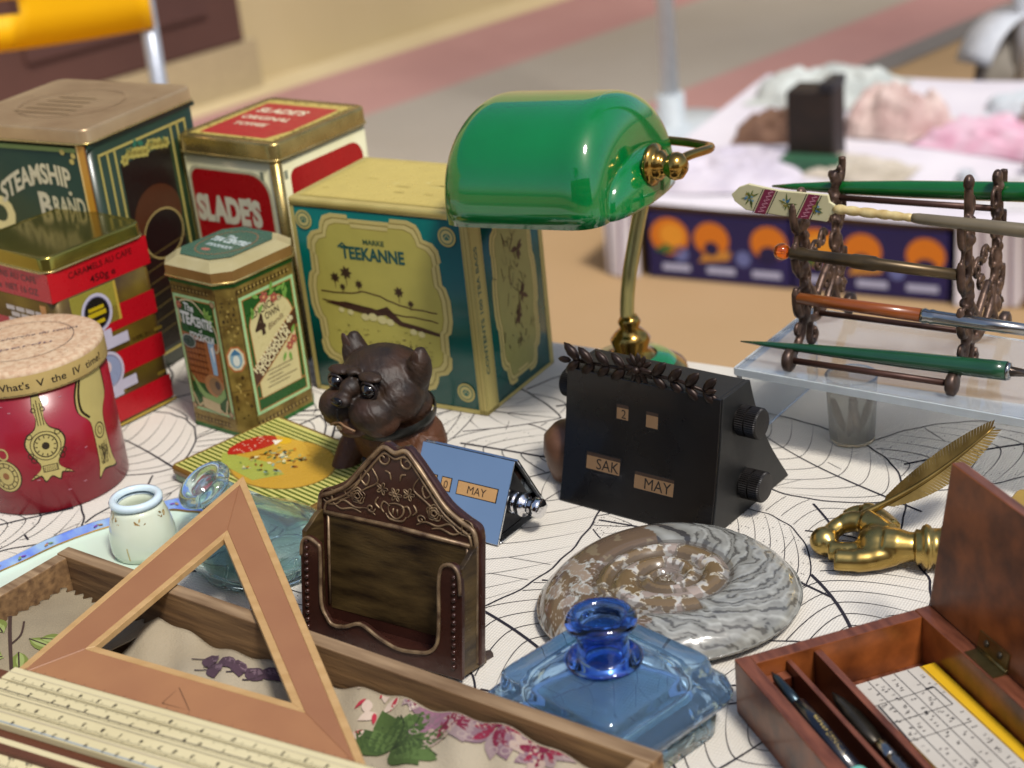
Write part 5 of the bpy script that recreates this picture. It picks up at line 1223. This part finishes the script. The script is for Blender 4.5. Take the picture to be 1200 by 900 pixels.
b0 = MB(); b0.tube([(3, 19, KH+4), (KW*.25, 18, KH+5), (KW/2, 18, KH+6), (KW*.75, 18, KH+5), (KW-8, 18, KH+2)], 1.1, 6); ls = b0.build('laurel_stem', m_lau, t)
def lleaf(x, z, L_, a, wf=.24):
    b = MB(); ca, sa = math.cos(a), math.sin(a); y0 = 18+rf.uniform(-1.5, .5)
    Mx_ = Matrix.Translation((x, y0, z)) @ Matrix.Rotation(-a, 4, 'Y')
    b.loft([[(u*L_, -2.0*math.sin(v)*w_*L_*wf/2.4, math.cos(v)*w_*L_*wf) for v in [6.28318*i/8 for i in range(8)]] for u, w_ in ((0, .15), (.2, .75), (.5, 1), (.8, .7), (1, .08))], 0, True, M=Mx_)
    return b.build('laurel_leaf', m_lau, ls)
for k in range(4):
    for s_ in (-1, 1):
        xk = KW/2-2+s_*(9+k*10.2); zk = KH+5.6-k*(.4 if s_ < 0 else 1.0)
        for u_ in (-1, 1): lleaf(xk, zk, 12.5+rf.uniform(-1, 1), (R(45) if s_ > 0 else R(135)) if u_ > 0 else (R(-42) if s_ > 0 else R(222)))
lleaf(2, KH+4, 9, R(185)); lleaf(KW-9, KH+2, 9, R(-35)); lleaf(KW-10, KH+2, 8, R(20))
for k in range(12): lleaf(KW/2-2, KH+7.5, 9.5, 6.283*k/12, .2)
for k in range(7): lleaf(KW/2-2, KH+7.5, 5.5, 6.283*k/7+.2, .3)
MB().ell((KW/2-2, 15, KH+7.5), 2.4, 0, 12).build('rosette', m_lau, ls)
# ---- wooden ball behind it
t = thing('turned_ball', 'brown wooden ball shaped object half hidden behind the left edge of the black calendar', 'knob', (PY(662, 500, 872).x+2, 872, 0))
MB().lathe([(6, 0), (12, 2), (14, 9), (15.5, 18), (14.5, 27), (9, 33), (0, 35)], 30).build('turned_wood', mat('turned_brown', '6b4a36', rough=.4, c2='523626', ns=30, stretch=(1, 1, 5)), t)

# ---- banker's lamp
LYA = R(-32); xx, yy = axes(LYA)
Fp = PY(699, 273, 880)
LL, LD, LHt = 101., 112., 60.
LOr = Fp-xx*LL
t = thing('bankers_lamp', "brass banker's lamp with glossy green glass shade standing at the far edge of the table", 'lamp', (LOr.x, LOr.y, 0), LYA)
zb = Fp.z
m_green = mat('green_cased_glass', '007434', rough=.04, c2='00602a', ns=10, coat=1., bump=0)
m_green.node_tree.nodes['Principled BSDF'].inputs['Transmission Weight'].default_value = .0
m_green.node_tree.nodes['Principled BSDF'].inputs['Subsurface Weight'].default_value = .25
m_green.node_tree.nodes['Principled BSDF'].inputs['Subsurface Radius'].default_value = (.002, .02, .006)
def shade(u, v):                                # u along the shade, v over the arch; superellipse ends
    a = math.pi*(v)
    e = abs(2*u-1); k = (1-max(0, (e-.55)/.45)**3.2)**.42 if e < 1 else .0
    k = .42+.58*k
    y = LD/2-LD/2*math.cos(a)*(1 if True else 1)
    yc = LD/2+(y-LD/2)*(.72+.28*(k-.42)/.58); z = LHt*(math.sin(a)**.72)*k
    return (LL*(u), yc, z+ (0))
sh = MB(); NU, NV = 64, 40
sh.grid(lambda u, v: shade(.5-.5*math.cos(math.pi*u), v), NU, NV)
# closed ends
for s_ in (0., 1.):
    base = [shade(s_, j/NV) for j in range(NV+1)]
    cpt = Vector((LL*s_+(7 if s_ else -7), LD/2, LHt*.14))
    rings = []
    for k in range(9):
        q = math.cos(k/8*math.pi/2)
        rings.append([Vector((LL*s_+(10 if s_ else -6)*math.sin(k/8*math.pi/2), LD/2+(p[1]-LD/2)*q, p[2]*q)) for p in base])
    sh.loft(rings, 0, True, (False, False), close=False)
sho = sh.build('shade', m_green, t, loc=(0, 0, zb-4.5), rot=(0, R(-3.2), 0), solid=2.4)
m_brass = mat('polished_brass', 'b08d4a', rough=.16, metal=1., c2='927034', ns=40, rv=.06)
b = MB(); rl_ = [shade(.5-.5*math.cos(math.pi*i/40), 0) for i in range(41)]
Mf = Matrix.Translation((LL+10, LD/2, zb+22)) @ Matrix.Rotation(R(90), 4, 'Y')
MB().lathe([(0, -3), (11, -3), (12, -1.4), (12, .6), (9.4, 1.6), (8.2, 3), (8.6, 4.6), (6.8, 6), (5.6, 8), (7.6, 11), (8, 13.6), (7, 17), (3.4, 19.6), (0, 20)], 36, M=Mf).build('finial', m_brass, t)
Mf2 = Matrix.Translation((-6.5, LD/2, zb+22)) @ Matrix.Rotation(R(-90), 4, 'Y')
MB().lathe([(0, -3), (9, -3), (9, -1.4), (6, .6), (4, 4), (0, 5)], 36, M=Mf2).build('finial', m_brass, t)
zc = zb+22
b = MB(); yb = LD+6
b.tube(bez([(LL+22, LD/2+2, zc+1), (LL+25, LD/2+14, zc+2), (LL+27, LD/2+38, zc-1), (LL+19, LD/2+46, zc-2), (LL-10, yb-8, zc-3), (10, yb-8, zc-3), (-2, yb-10, zc-2), (-8, yb-22, zc), (-11, LD/2+14, zc+5), (-10, LD/2, zc)], 8), 2.7, 12)
b.build('yoke', m_brass, t)
bs = P(742, 440, 0)-Vector((LOr.x, LOr.y, 0)); bsx, bsy = bs.dot(xx), bs.dot(yy)
MB().tube(bez([(bsx, bsy, 24), (bsx-1, bsy, 44), (bsx+4, bsy-3, 70), (bsx+9, bsy+2, 100), (LL/2+26, yb+8, zc-8), (LL/2+20, yb-8, zc-3)], 8), 4.6, 12).build('stem', mat('dull_brass', 'c2ba84', rough=.35, metal=.8, c2='a89f66', ns=30), t)
MB().lathe([(34, 0), (36, 2), (35, 6), (28, 10), (16, 14), (11, 20), (13, 26), (10, 30), (6, 34), (7.5, 38), (5, 42)], 40, M=Matrix.Translation((bsx, bsy, 0))).build('foot', m_brass, t)
MB().lathe([(28.5, 10.4), (24, 14), (16.5, 15.4)], 32, M=Matrix.Translation((bsx, bsy, 0)), caps=(False, False)).build('green_collar', m_green, t)
MB().ell((LL/2, LD/2, zb+30), (22, 9, 9), 0, 20).build('bulb', mat('frosted_bulb', 'e8e4da', rough=.3), t)
MB().tube([(LL/2, yb-8, zc-3), (LL/2, LD/2+4, zb+34)], 5, 12).build('socket', m_brass, t)
# ---- acrylic riser
YS = R(-37.5); xx, yy = axes(YS); SO = Vector((128, 889, 0)); SWd, SDp = 250., 98.
t = thing('acrylic_riser', 'clear acrylic display riser carrying the cast iron pen stand', 'riser', SO, YS)
m_acr = glass('clear_acrylic', 'f2f6f8', ior=1.49); m_acr.node_tree.nodes['Principled BSDF'].inputs['Transmission Weight'].default_value = .86
m_gleam = mat('edge_gleam', 'd9e0e2', rough=.3, trans=.35)  # whitish strips added along the edges, colour standing in for their bright gleam
MB().box(0, SWd, 0, SDp, 45.6, 49.6).build('top_sheet', m_acr, t, bevel=.3)
MB().box(-.1, SWd+.1, -1.1, -.05, 45.4, 49.8).build('front_edge', m_gleam, t)
MB().box(-1.1, -.15, -.05, SDp, 45.4, 49.8).build('side_edge', m_gleam, t)
MB().box(0, 3.4, .5, SDp-.5, .2, 45.5).build('side_sheet', m_acr, t, bevel=.3)
MB().box(SWd-3.4, SWd, .5, SDp-.5, .2, 45.5).build('side_sheet', m_acr, t, bevel=.3)
# ---- cup of nibs under it
t = thing('nib_cup', 'small frosted plastic cup holding metal nibs, under the front of the acrylic riser', 'cup', (193, 883, 0))
MB().lathe([(11, .3), (13, .6), (14.6, 36), (15.2, 38), (14.2, 38.4), (13.6, 36), (12.2, 2), (0, 1.6)], 40).build('cup_wall', mat('frosted_plastic', 'f2f2ee', rough=.16, trans=.8, ior=1.12), t)
for k, (a, x, y) in enumerate(((.2, -3, -4), (-.15, 3, -5), (.35, 5, 2), (-.3, -4, 3), (.05, 0, 0))):
    c2_ = Vector((x, y, 3)); d2 = Vector((math.sin(a), .1, math.cos(a)))
    MB().loft([[c2_+d2*h+Vector((r_*math.cos(q), r_*.45*math.sin(q), 0)) for q in [6.283*i/8 for i in range(8)]] for h, r_ in ((0, .6), (5, 2.4), (15, 2.6), (22, 2.2))], 0, True).build('nib', mat('dull_steel', '8d8078', rough=.35, metal=.9, c2='5f544e', ns=80), t)
# ---- cast iron pen stand
YP = R(-34.5); xx, yy = axes(YP); RO = Vector((157, 877, 49.7)); PW = 94.
t = thing('pen_stand', 'ornate rusty cast iron pen stand with tiered hooks on the acrylic riser', 'pen stand', RO, YP)
m_iron = mat('cast_iron', '2a1d18', rough=.4, metal=.5, c2='6a5244', ns=130, namt=.35, bump=.6, bs=220)
def iron(b, name='end_frame', par=None, **k): return b.build(name, m_iron, par or t, **k)
def end_frame(x, hf, hr):
    b = MB()
    Tq = lambda pts, r_: b.tube([(x, y, z) for y, z in [(v.x, v.y) for v in bez([(a, c_, 0) for a, c_ in pts], 5)]], r_, 8)
    Tq([(1, 7), (8, 10), (17, 16), (20, 24), (22, 40), (22, 70), (22, hf-4)], 2.6)
    Tq([(20, 24), (30, 20), (42, 18), (56, 24), (67, 40), (70, 70), (70, hr-4)], 2.5)
    Tq([(62, 30), (70, 16), (80, 8), (88, 6)], 2.8); Tq([(30, 20), (28, 9), (32, 5), (37, 8), (34, 13)], 2.2); Tq([(40, 20), (40, 30), (48, 38), (58, 44)], 2.4); Tq([(22, 48), (30, 40), (38, 30), (42, 20)], 2.2)
    for z in (36, 62, 86): Tq([(22, z-8), (14, z-7), (11, z-1), (10.6, z+7)], 2.5); b.ell((x, 10.6, z+8), (2, 2, 2.6), 0, 10); b.ell((x, 17, z-3), (2.4, 3, 3), 0, 8)
    for z in (40, 72, 95): Tq([(70, z-8), (78, z-7), (81, z-1), (81.4, z+6)], 2.3); b.ell((x, 75, z-4), (2.4, 3, 3), 0, 8)
    for y in (22, 70): b.ell((x, y, hf if y < 30 else hr), (3.0, 4.4, 4.8), 0, 10); b.ell((x, y+1, 54), (3.6, 4.6, 5), 0, 10); b.ell((x, y, 80), (3.6, 4.4, 4), 0, 10); b.ell((x, y, 26), (3.6, 5, 6), 0, 10)
    for yy_, ht_ in ((22, hf), (70, hr)):
        z_ = 30; k_ = 0
        while z_ < ht_-8:
            s__ = (-1 if k_ % 2 else 1); c_y = yy_+s__*4.6
            b.tube([(x, c_y+4.0*math.cos(a_), z_+5.2*math.sin(a_)) for a_ in [6.283*i_/14 for i_ in range(14)]], 1.35, 6, closed=True); z_ += 8.5; k_ += 1
    for cy_, cz_, r_ in ((38, 58, 7), (50, 62, 6), (44, 48, 5), (32, 34, 5), (54, 34, 5), (78, 22, 5), (12, 20, 4)):
        b.tube([(x, cy_+r_*(1-i_/22)*math.cos(i_*.45), cz_+r_*(1-i_/22)*math.sin(i_*.45)) for i_ in range(19)], 1.5, 6)
    for i in range(26): b.ell((x+rf.choice((-2.6, 2.6)), rf.choice((22, 70))+rf.uniform(-2, 2), rf.uniform(28, 98)), (1.5, 2.2, 2.6), 0, 8)
    iron(b, remesh=.9, smooth=1)
    Md = Matrix.Translation((x, 0, 6.6)) @ Matrix.Rotation(R(90), 4, 'Y')
    MB().lathe([(0, -3), (5.4, -3), (6.6, -2), (6.6, 1.4), (5, 2.4), (2, 2.8), (0, 2.8)], 28, M=Md).build('disc_foot', mat('worn_iron', '5a4a42', rough=.4, metal=.6, c2='38291f', ns=160), t)
    Md = Matrix.Translation((x, 90, 6.6)) @ Matrix.Rotation(R(90), 4, 'Y')
    MB().lathe([(0, -3), (5.4, -3), (6.6, -2), (6.6, 1.4), (5, 2.4), (0, 2.8)], 28, M=Md).build('disc_foot', mat('worn_iron', '5a4a42'), t)
end_frame(0, 97, 92); end_frame(PW, 112, 100)
m_rod = mat('rust_rod', '3c2620', rough=.45, metal=.4, c2='50342a', ns=60, bump=.3, bs=200)
MB().tube([(2, 0, 6.6), (PW-2, 0, 6.6)], 1.9, 10).build('rod', m_rod, t); MB().tube([(0, 70, 80), (PW, 70, 82)], 1.9, 10).build('rod', m_rod, t); MB().tube([(2, 90, 6.6), (PW-2, 90, 6.6)], 1.7, 10).build('rod', m_rod, t); MB().tube([(0, 40, 20), (PW, 40, 20)], 1.7, 10).build('rod', m_rod, t)
def on(px, py, y):                              # where the sight line meets the plane y of the stand
    d = Fv*FPX + Rv*(px-600) + Uv*(450-py); C0 = Vector((0, 0, HC)); k = ((RO+yy*y-C0).dot(yy))/d.dot(yy); return C0+d*k
def pen_axis(p1, p2, y):
    a, b_ = on(*p1, y), on(*p2, y); a.z = max(a.z, 0); return a, b_
def pen(name, lab, cat, p1, p2, y, parts, group='dip pens resting on the iron stand'):
    a, b_ = pen_axis(p1, p2, y); d = b_-a; L_ = d.length
    o = bpy.data.objects.new(name, None); col.objects.link(o); o.location = a*S; o.rotation_mode = 'QUATERNION'; o.rotation_quaternion = d.to_track_quat('X', 'Z'); tag(o, lab, cat, group)
    for pn, mm, prof_ in parts:
        MB().lathe([(r_, 0) for r_ in ()] or [(r_, u*L_) for u, r_ in prof_], 20, M=Matrix.Rotation(R(90), 4, 'Y')).build(pn, mm, o)
    return o, L_
m_gp = mat('green_lacquer', '1d4a30', rough=.25, coat=.5, c2='163d27', ns=40)
m_st2 = mat('bright_steel', 'b0aeaa', rough=.2, metal=1, c2='8d8a86', ns=60)
pen('dip_pen', 'long green dip pen resting lowest at the front of the iron stand', 'pen', (868, 400), (1200, 437), 3, [('holder', m_gp, [(0, .4), (.1, 1.6), (.3, 3), (.6, 4.6), (.9, 5.2), (.945, 5.2)]), ('collar', m_st2, [(.945, 5.0), (.955, 4.6), (.96, 2)]), ('nib', mat('dull_steel', '8d8078'), [(.945, 3), (1.1, .4)])])
pen('dip_pen', 'orange wooden dip pen with long silver ferrule on the iron stand', 'pen', (933, 349), (1212, 388), 11, [('holder', mat('orange_wood', '8e4a1c', rough=.3, c2='70360f', ns=20, stretch=(1, 1, 8), coat=.4), [(0, 1), (.01, 3.2), (.3, 3.6), (.545, 3.8)]), ('ferrule', m_st2, [(.545, 3.9), (.56, 4.3), (.575, 3.7), (.59, 4.3), (.605, 3.8), (.8, 3.6), (1.0, 3.2)])])
o, L_ = pen('dip_pen', 'tarnished brass pen with an amber ball end on the third tier of the iron stand', 'pen', (925, 296), (1122, 322), 11, [('holder', mat('tarnished_brass', '5f4e34', rough=.35, metal=.6, c2='3d3326', ns=60), [(0, 2.4), (.02, 4), (.06, 3.4), (.08, 4), (.12, 3.2), (.38, 3.6), (.4, 4.2), (.52, 4.2), (.54, 3.4), (1, 3)])])
MB().ell((-4.4, 0, 0), 4.8, 0, 20).build('amber_ball', glass('amber_glass', 'ee7c2a', ior=1.5), o)
a, b_ = pen_axis((858, 231), (1206, 271), 11)
o = bpy.data.objects.new('page_turner', None); col.objects.link(o); o.location = a*S; d = b_-a; L_ = d.length; o.rotation_mode = 'QUATERNION'; o.rotation_quaternion = d.to_track_quat('X', 'Z')
tag(o, 'page turner with cream painted paddle, carved ivory grip and grey shaft on the top tier', 'page turner')
u = L_/348.
pol = [(0, 4), (10, 14), (22, 19), (60, 15), (120, 16), (122, 8), (128, 5), (128, -5), (122, -8), (119, -16), (60, -15), (18, -13), (4, -4)]
b = MB(); b.loft([[(x*u, -1.1, z*u) for x, z in pol], [(x*u, 1.1, z*u) for x, z in pol]], 0, False); pd = b.build('paddle', mat('cream_enamel', 'c6bf98', rough=.4, c2='b8b088', ns=40), o, bevel=.4)
f = Face((0, -1.15, 0), (1, 0, 0), (0, 0, 1), step=.08)
for x in (38, 92):
    f.poly([((x-9)*u, -15*u), ((x+5)*u, -15*u), ((x+19)*u, 15.2*u), ((x+5)*u, 15.2*u)], '7a2440', 1)
    f.line([((x-11)*u, -15*u), ((x+3)*u, 15*u)], 1*u, '2c2a2c', 2); f.line([((x+7)*u, -15*u), ((x+21)*u, 15*u)], 1*u, '2c2a2c', 2)
    for i in range(6): f.line([((x-6+i*2.6+2)*u, (-13+i*4.8)*u), ((x+4+i*2.4)*u, (-11+i*4.8)*u), ((x-1+i*2.6)*u, (-9.5+i*4.8)*u)], 1.1*u, 'c98a9a', 3)
for x, z in ((24, 3), (70, 0), (106, -2)):
    for i in range(9): f.leaf(x*u, z*u, rf.uniform(7, 14)*u, 2*u, rf.uniform(0, 6.3), '5a6a30', 1)
    for i in range(8): f.ell((x+rf.uniform(-7, 7))*u, (z+rf.uniform(-5, 5))*u, 1.6*u, 1.5*u, rf.choice(['3c6a8c', '6c94a4', '8a7c34']), 2, 7)
f.build('painted_flowers', pd, rough=.45)
rr9 = [3.2, 5.4, 5.8, 4.6, 5.6, 5.6, 4.4, 5.5, 5.7, 5.6, 4.4, 5.4, 5.6, 4.4, 5.3, 5, 4, 4.8, 4.4]
MB().lathe([(r_*u*1.0, (126+i*5.2)*u) for i, r_ in enumerate(rr9)], 18, M=Matrix.Rotation(R(90), 4, 'Y')).build('carved_grip', mat('ivory_grip', 'd0c08c', rough=.35, c2='a88a50', ns=150, bump=.5, bs=200), o)
MB().lathe([(5*u, 219*u), (6*u, 226*u), (7.5*u, 300*u), (8*u, 345*u), (5*u, 352*u)], 18, M=Matrix.Rotation(R(90), 4, 'Y')).build('shaft', mat('grey_horn', '716650', rough=.35, c2='5c5240', ns=50, coat=.3), o)
pen('dip_pen', 'bright green pen lying along the rear top tier of the iron stand', 'pen', (905, 218), (1240, 226), 76, [('holder', mat('bright_green_lacquer', '0d5a22', rough=.2, coat=.6), [(0, .6), (.08, 2), (.25, 3.8), (.5, 5), (.9, 5.6), (1, 5.4)])])
# ---- brass hand with feather
HO = Vector((160, 745, 0))
t = thing('brass_hand', 'polished brass hand paperweight holding an upright brass quill feather beside the open box', 'paperweight', HO)
def Hq(px, py, z): return P(px, py, z)-HO
b = MB()
b.tube([Hq(1092, 640, 11), Hq(1068, 641, 11), Hq(1050, 640, 11.5), Hq(1035, 638, 12)], [8, 7.5, 9.5, 9], 16)
b.ell(Hq(1030, 634, 12), (11, 11, 8), 0, 20)
b.tube(bez([Hq(1048, 648, 9), Hq(1020, 655, 7.5), Hq(1000, 657, 7), Hq(978, 656, 7)], 5), [6.6]*5+[6.2]*5+[5.6]*6, 14)
b.tube(bez([Hq(1045, 645, 10), Hq(1015, 646, 7), Hq(992, 647, 6.4), Hq(972, 645, 6.4)], 5), [6]*8+[5.2]*8, 14)
b.tube(bez([Hq(1040, 628, 13), Hq(1018, 614, 14), Hq(1000, 611, 14), Hq(984, 616, 12), Hq(972, 626, 10)], 5), [7]*7+[5.4]*7+[4.8]*7, 14)
b.tube(bez([Hq(1045, 622, 11), Hq(1022, 604, 12), Hq(1005, 602, 11), Hq(992, 608, 9)], 5), [6]*8+[4.6]*8, 14)
b.tube(bez([Hq(1044, 618, 8), Hq(1024, 603, 8), Hq(1010, 603, 7), Hq(998, 609, 6)], 5), [5.4]*8+[4.2]*8, 14)
b.ell(Hq(966, 634, 8), 7.6, 0, 20)
b.build('hand', mat('cast_brass', 'bfa664', rough=.3, metal=1., c2='957a40', ns=70, rv=.1, bump=.15, bs=90), t, remesh=.9, smooth=4)
ax = (Hq(1110, 641, 11)-Hq(1070, 641, 11)).normalized(); Mc = Matrix.Translation(Hq(1083, 641, 12)) @ ax.to_track_quat('Z', 'Y').to_matrix().to_4x4()
MB().lathe([(7, -5), (9, -3.6), (8.6, -1.6), (10.6, -.6), (11.6, 1.4), (10.6, 3.4), (9.4, 4), (9.4, 8), (10.6, 9), (10.6, 11), (9, 12), (0, 12)], 36, M=Mc).build('cuff', mat('cast_brass', '9a7f34'), t)
q0 = Hq(974, 619, 12); q1 = PY(1166, 500, 772)-HO; dq = (q1-q0); Lq = dq.length; dn = dq.normalized(); cam_d = (q0+HO-Vector((0, 0, HC))).normalized(); sn = dn.cross(cam_d).normalized(); fn_ = sn.cross(dn).normalized()
def fp_(k, s_, d_=0): 
    bow = -5*math.sin(math.pi*min(1, k))  # gentle arch
    return q0+dn*(Lq*k)+sn*(s_+bow*.9)+fn_*d_
m_fea = mat('feather_brass', '8c7440', rough=.3, metal=.9, c2='5f4c26', ns=90)
MB().tube([fp_(k/16, 0) for k in range(17)], [2.4-1.9*k/16 for k in range(17)], 10).build('quill', m_fea, t)
for s_ in (-1, 1):
    b = MB(); nb = 40
    for i in range(nb):
        k = .30+.685*i/nb; wd = 8.2*math.sin(math.pi*min(1, ((k-.30)/.70)*.86+.1))**.7
        a_ = fp_(k, 0, .2); e_ = fp_(k+.045, s_*wd, -.6+rf.uniform(-.2, .2)); th = Lq*.685/nb*.52
        b.add([a_-dn*th, a_+dn*th, e_+dn*th*.8, e_-dn*th*.9, a_+fn_*1.1, e_+fn_*.8], [(0, 1, 2, 3), (0, 4, 5, 3), (1, 2, 5, 4), (0, 1, 4), (2, 3, 5)])
    o = b.build('feather_barbs', m_fea, t); o['kind'] = 'stuff'
# ---- burr wood writing box
YW = R(16); xx, yy = axes(YW); BO = Vector((84, 629, 0)); BW, BL, BH = 98., 175., 28.
t = thing('writing_box', 'reddish burr wood writing box with open hinged lid, pen tray and card compartment', 'box', BO, YW)
def burr(nm, c, c2, sc_f=22): 
    return mat(nm, c, rough=.32, c2=c2, ns=sc_f, namt=.45, bump=.06, bs=60, coat=.1, det=8, stretch=(1, 1, 1))
m_bw = burr('burr_walnut', '965226', '38160a', 60); m_bt = mat('box_rim_wood', '7a4630', rough=.4, c2='45200f', ns=50, stretch=(6, 1, 1), coat=.2); m_bi = mat('box_inner_wood', '54240f', rough=.4, c2='35140a', ns=16, stretch=(1, 1, 3), coat=.2)
def bpart(name, x0, x1, y0, y1, z0, z1, m=m_bw, bev=.5, top=m_bt):
    o = MB().box(x0, x1, y0, y1, z0, z1).build(name, [m, top], t, bevel=bev)
    for p in o.data.polygons:
        if p.normal.z > .9: p.material_index = 1
    return o
bpart('side_wall', 0, 7, -BL, 0, .2, BH); bpart('back_wall', 7.05, BW-9.05, -7, 0, .2, BH-.2); bpart('side_wall', BW-9, BW, -BL, 0, .2, BH); bpart('front_wall', 7.05, BW-9.05, -BL, -BL+7, .2, BH-.2)
bpart('box_floor', 7.1, BW-9.1, -BL+7.1, -7.1, 1, 4, m_bi); bpart('divider', 21.5, 24, -BL+7.1, -7.1, 4.1, 25, m_bi, .3); bpart('divider', 35, 38.5, -BL+7.1, -7.1, 4.1, 26, m_bi, .3); bpart('pen_rest', 7.1, 21.4, -13, -7.2, 4.1, 20, m_bi, .3)
Ml = Matrix.Translation((BW-1.5, 0, BH+.4)) @ Matrix.Rotation(R(9), 4, 'Y')
o = MB().box(0, 6, -BL, 0, 0, 70, M=Ml).build('lid', [m_bw, m_bt], t, bevel=.6)
for p in o.data.polygons:
    if p.normal.z > .8: p.material_index = 1
lid = o
hg = MB(); hy0, hy1 = -62, -40
MB().box(BW-8.2, BW-1.6, hy0, hy1, BH-.1, BH+.5).build('hinge', mat('hinge_brass', '8c7c50', rough=.3, metal=.9, c2='6a5c38', ns=120), t)
h2 = MB().box(-.7, .02, hy0, hy1, 1.6, 9, M=Ml).build('hinge', mat('hinge_brass', '8c7c50'), t)
b = MB()
MB().tube([(BW-1.4, hy0, BH+.9), (BW-1.4, hy1, BH+.9)], 1.1, 10).build('hinge_pin', mat('hinge_brass', '8c7c50'), h2)
for y in (-56, -46): MB().lathe([(1.7, 0), (1.5, .6), (0, .8)], 14, M=Ml @ Matrix.Translation((-.7, y, 5.6)) @ Matrix.Rotation(R(-90), 4, 'Y')).build('screw', mat('screw_steel', '5c5448', rough=.35, metal=.9), h2)
# cards
def bl_(px, py, z): q = P(px, py, z)-BO; return q.dot(xx), q.dot(yy)
cd = thing('yellow_card', 'yellow card lying under the ruled white card inside the writing box', 'card', BO+Vector((0, 0, 4.2)), YW)
MB().box(42, BW-9.8, -BL+9, -19, 0, 7).build('card_stack', mat('yellow_card', 'd8ac1a', rough=.6, c2='c89c10', ns=30), cd, bevel=.3)
wc = thing('ruled_card', 'white card printed with a ruled table of figures inside the writing box', 'card', BO+Vector((0, 0, 11.4)), YW)
wp = [(47, -20.5), (79.5, -20), (83, -BL+9), (50, -BL+9), (48.4, -60), (46.5, -50), (46, -34)]
b = MB(); b.prism(wp, 0, .8); b.build('card_sheet', mat('aged_white_card', 'bdb8ae', rough=.7, c2='b0aaa0', ns=30), wc)
f = Face((0, 0, .85), (1, 0, 0), (0, 1, 0)); K = '28262c'
for x in (54, 60.5, 67, 73.5): f.line([(x, -20.5), (x+1.5, -BL+10)], .35, K)
for y in (-38, -52, -66): f.line([(47.5, y), (77.5, y+1)], .4, K)
f.line([(49, -38.4), (48.2, -66)], .9, K); f.line([(77, -37.2), (77.6, -51)], .5, K); f.line([(80.4, -20), (82.6, -BL+10)], .5, K); f.line([(73, -36.6), (77, -36.4)], 1.2, K)
for i in range(230):
    x = rf.choice([50, 56, 62.5, 69, 75.5])+rf.uniform(-.4, 2.6); y = rf.uniform(-BL+12, -24)
    f.text(rf.choice('1234567890'), x, y, 1.5, K, 1, .01, rot=rf.choice((R(-90), R(-70))))
f.build('figure_print', wc, rough=.7)
# pens in the tray
def tpen(name, lab, cat, x, y0, y1, z, parts, tilt=0.):
    o = bpy.data.objects.new(name, None); col.objects.link(o); tag(o, lab, cat)
    w0 = BO+xx*x+yy*y0+Vector((0, 0, z+5.5)); w1 = BO+xx*(x+2)+yy*y1+Vector((0, 0, z+tilt)); d = w1-w0
    o.location = w0*S; o.rotation_mode = 'QUATERNION'; o.rotation_quaternion = d.to_track_quat('X', 'Z')
    for pn, mm, pr_ in parts: MB().lathe([(r_, h) for h, r_ in pr_], 18, M=Matrix.Rotation(R(90), 4, 'Y')).build(pn, mm, o)
    return o
o = tpen('dip_pen', 'black dip pen with turquoise band in the left channel of the writing box', 'pen', 11.5, -13, -170, 20, [('nib', mat('blued_steel', '3c4a52', rough=.3, metal=.8), [(0, .2), (5, 1.8), (14, 2.3), (24, 2.4)]), ('holder', mat('black_lacquer', '12141c', rough=.22, coat=.5), [(24, 2.6), (25, 3.8), (40, 4.3), (72, 4.5)]), ('turquoise_band', mat('turquoise', '6fb8a8', rough=.35), [(72, 4.6), (73, 5), (110, 5), (111, 4.6)]), ('holder_end', mat('black_lacquer', '12141c'), [(111, 4.4), (155, 3)])], -6)
f = Face(fmap=lambda x, y, l: Vector((x, -4.42*math.sin(y/4.4)+0, 4.42*math.cos(y/4.4))))
rg = random.Random(2)
for x0_, n_, h_ in ((38, 6, 1.4), (50, 9, 2.3)):
    for i in range(n_):
        xq = x0_+i*1.9; f.line([(xq, -h_/2-.4), (xq+rg.uniform(-.3, .8), h_/2-.4)], .5, 'b39a55', 1); f.line([(xq, rg.choice((-.4, h_/2-.4))), (xq+1.1, rg.choice((-.8, h_/2-.6)))], .4, 'b39a55', 1)
f.build('gilt_mark', o)['kind'] = 'stuff'
o = tpen('penknife', 'steel erasing knife with ribbed silver handle in the narrow channel beside the cards', 'knife', 29.5, -34, -175, 17, [('ferrule', m_st2, [(38, 2), (39, 3.4), (48, 3.6), (49, 3)]), ('ribbed_handle', mat('ribbed_silver', 'a09890', rough=.25, metal=1), [(49+i*2, 3.0 if i % 2 else 3.8) for i in range(22)]), ('handle_end', m_st2, [(93, 3.6), (140, 3)])])
b = MB(); b.loft([[(x, y*w_, z*w_) for y, z in ((-3.6, .2), (0, .9), (3.6, .2), (0, -.6))] for x, w_ in ((0, .1), (6, .7), (16, 1.1), (28, 1.1), (39, .7))], 0, True); b.build('blade', mat('tarnished_blade', '4c463e', rough=.4, metal=.7, c2='37322a', ns=80), o)
L = PY(1206, 606, 700)
o = thing('ochre_tin', 'ochre yellow tin glimpsed behind the raised lid at the right edge', 'tin', P(1217, 630, 0), R(-37))
MB().loft([l3(rrect(30, 26, 4), .2), l3(rrect(30, 26, 4), 16)], 0, True).build('body', mat('ochre_tin_paint', 'b08a34', rough=.4, c2='9c7828', ns=30), o)
MB().loft([l3(rrect(31.4, 27.4, 4), 13), l3(rrect(31.4, 27.4, 4), 18), l3(rrect(29, 25, 3), 19)], 0, True).build('lid', mat('ochre_lid', 'b8964a', rough=.35, metal=.4), o)
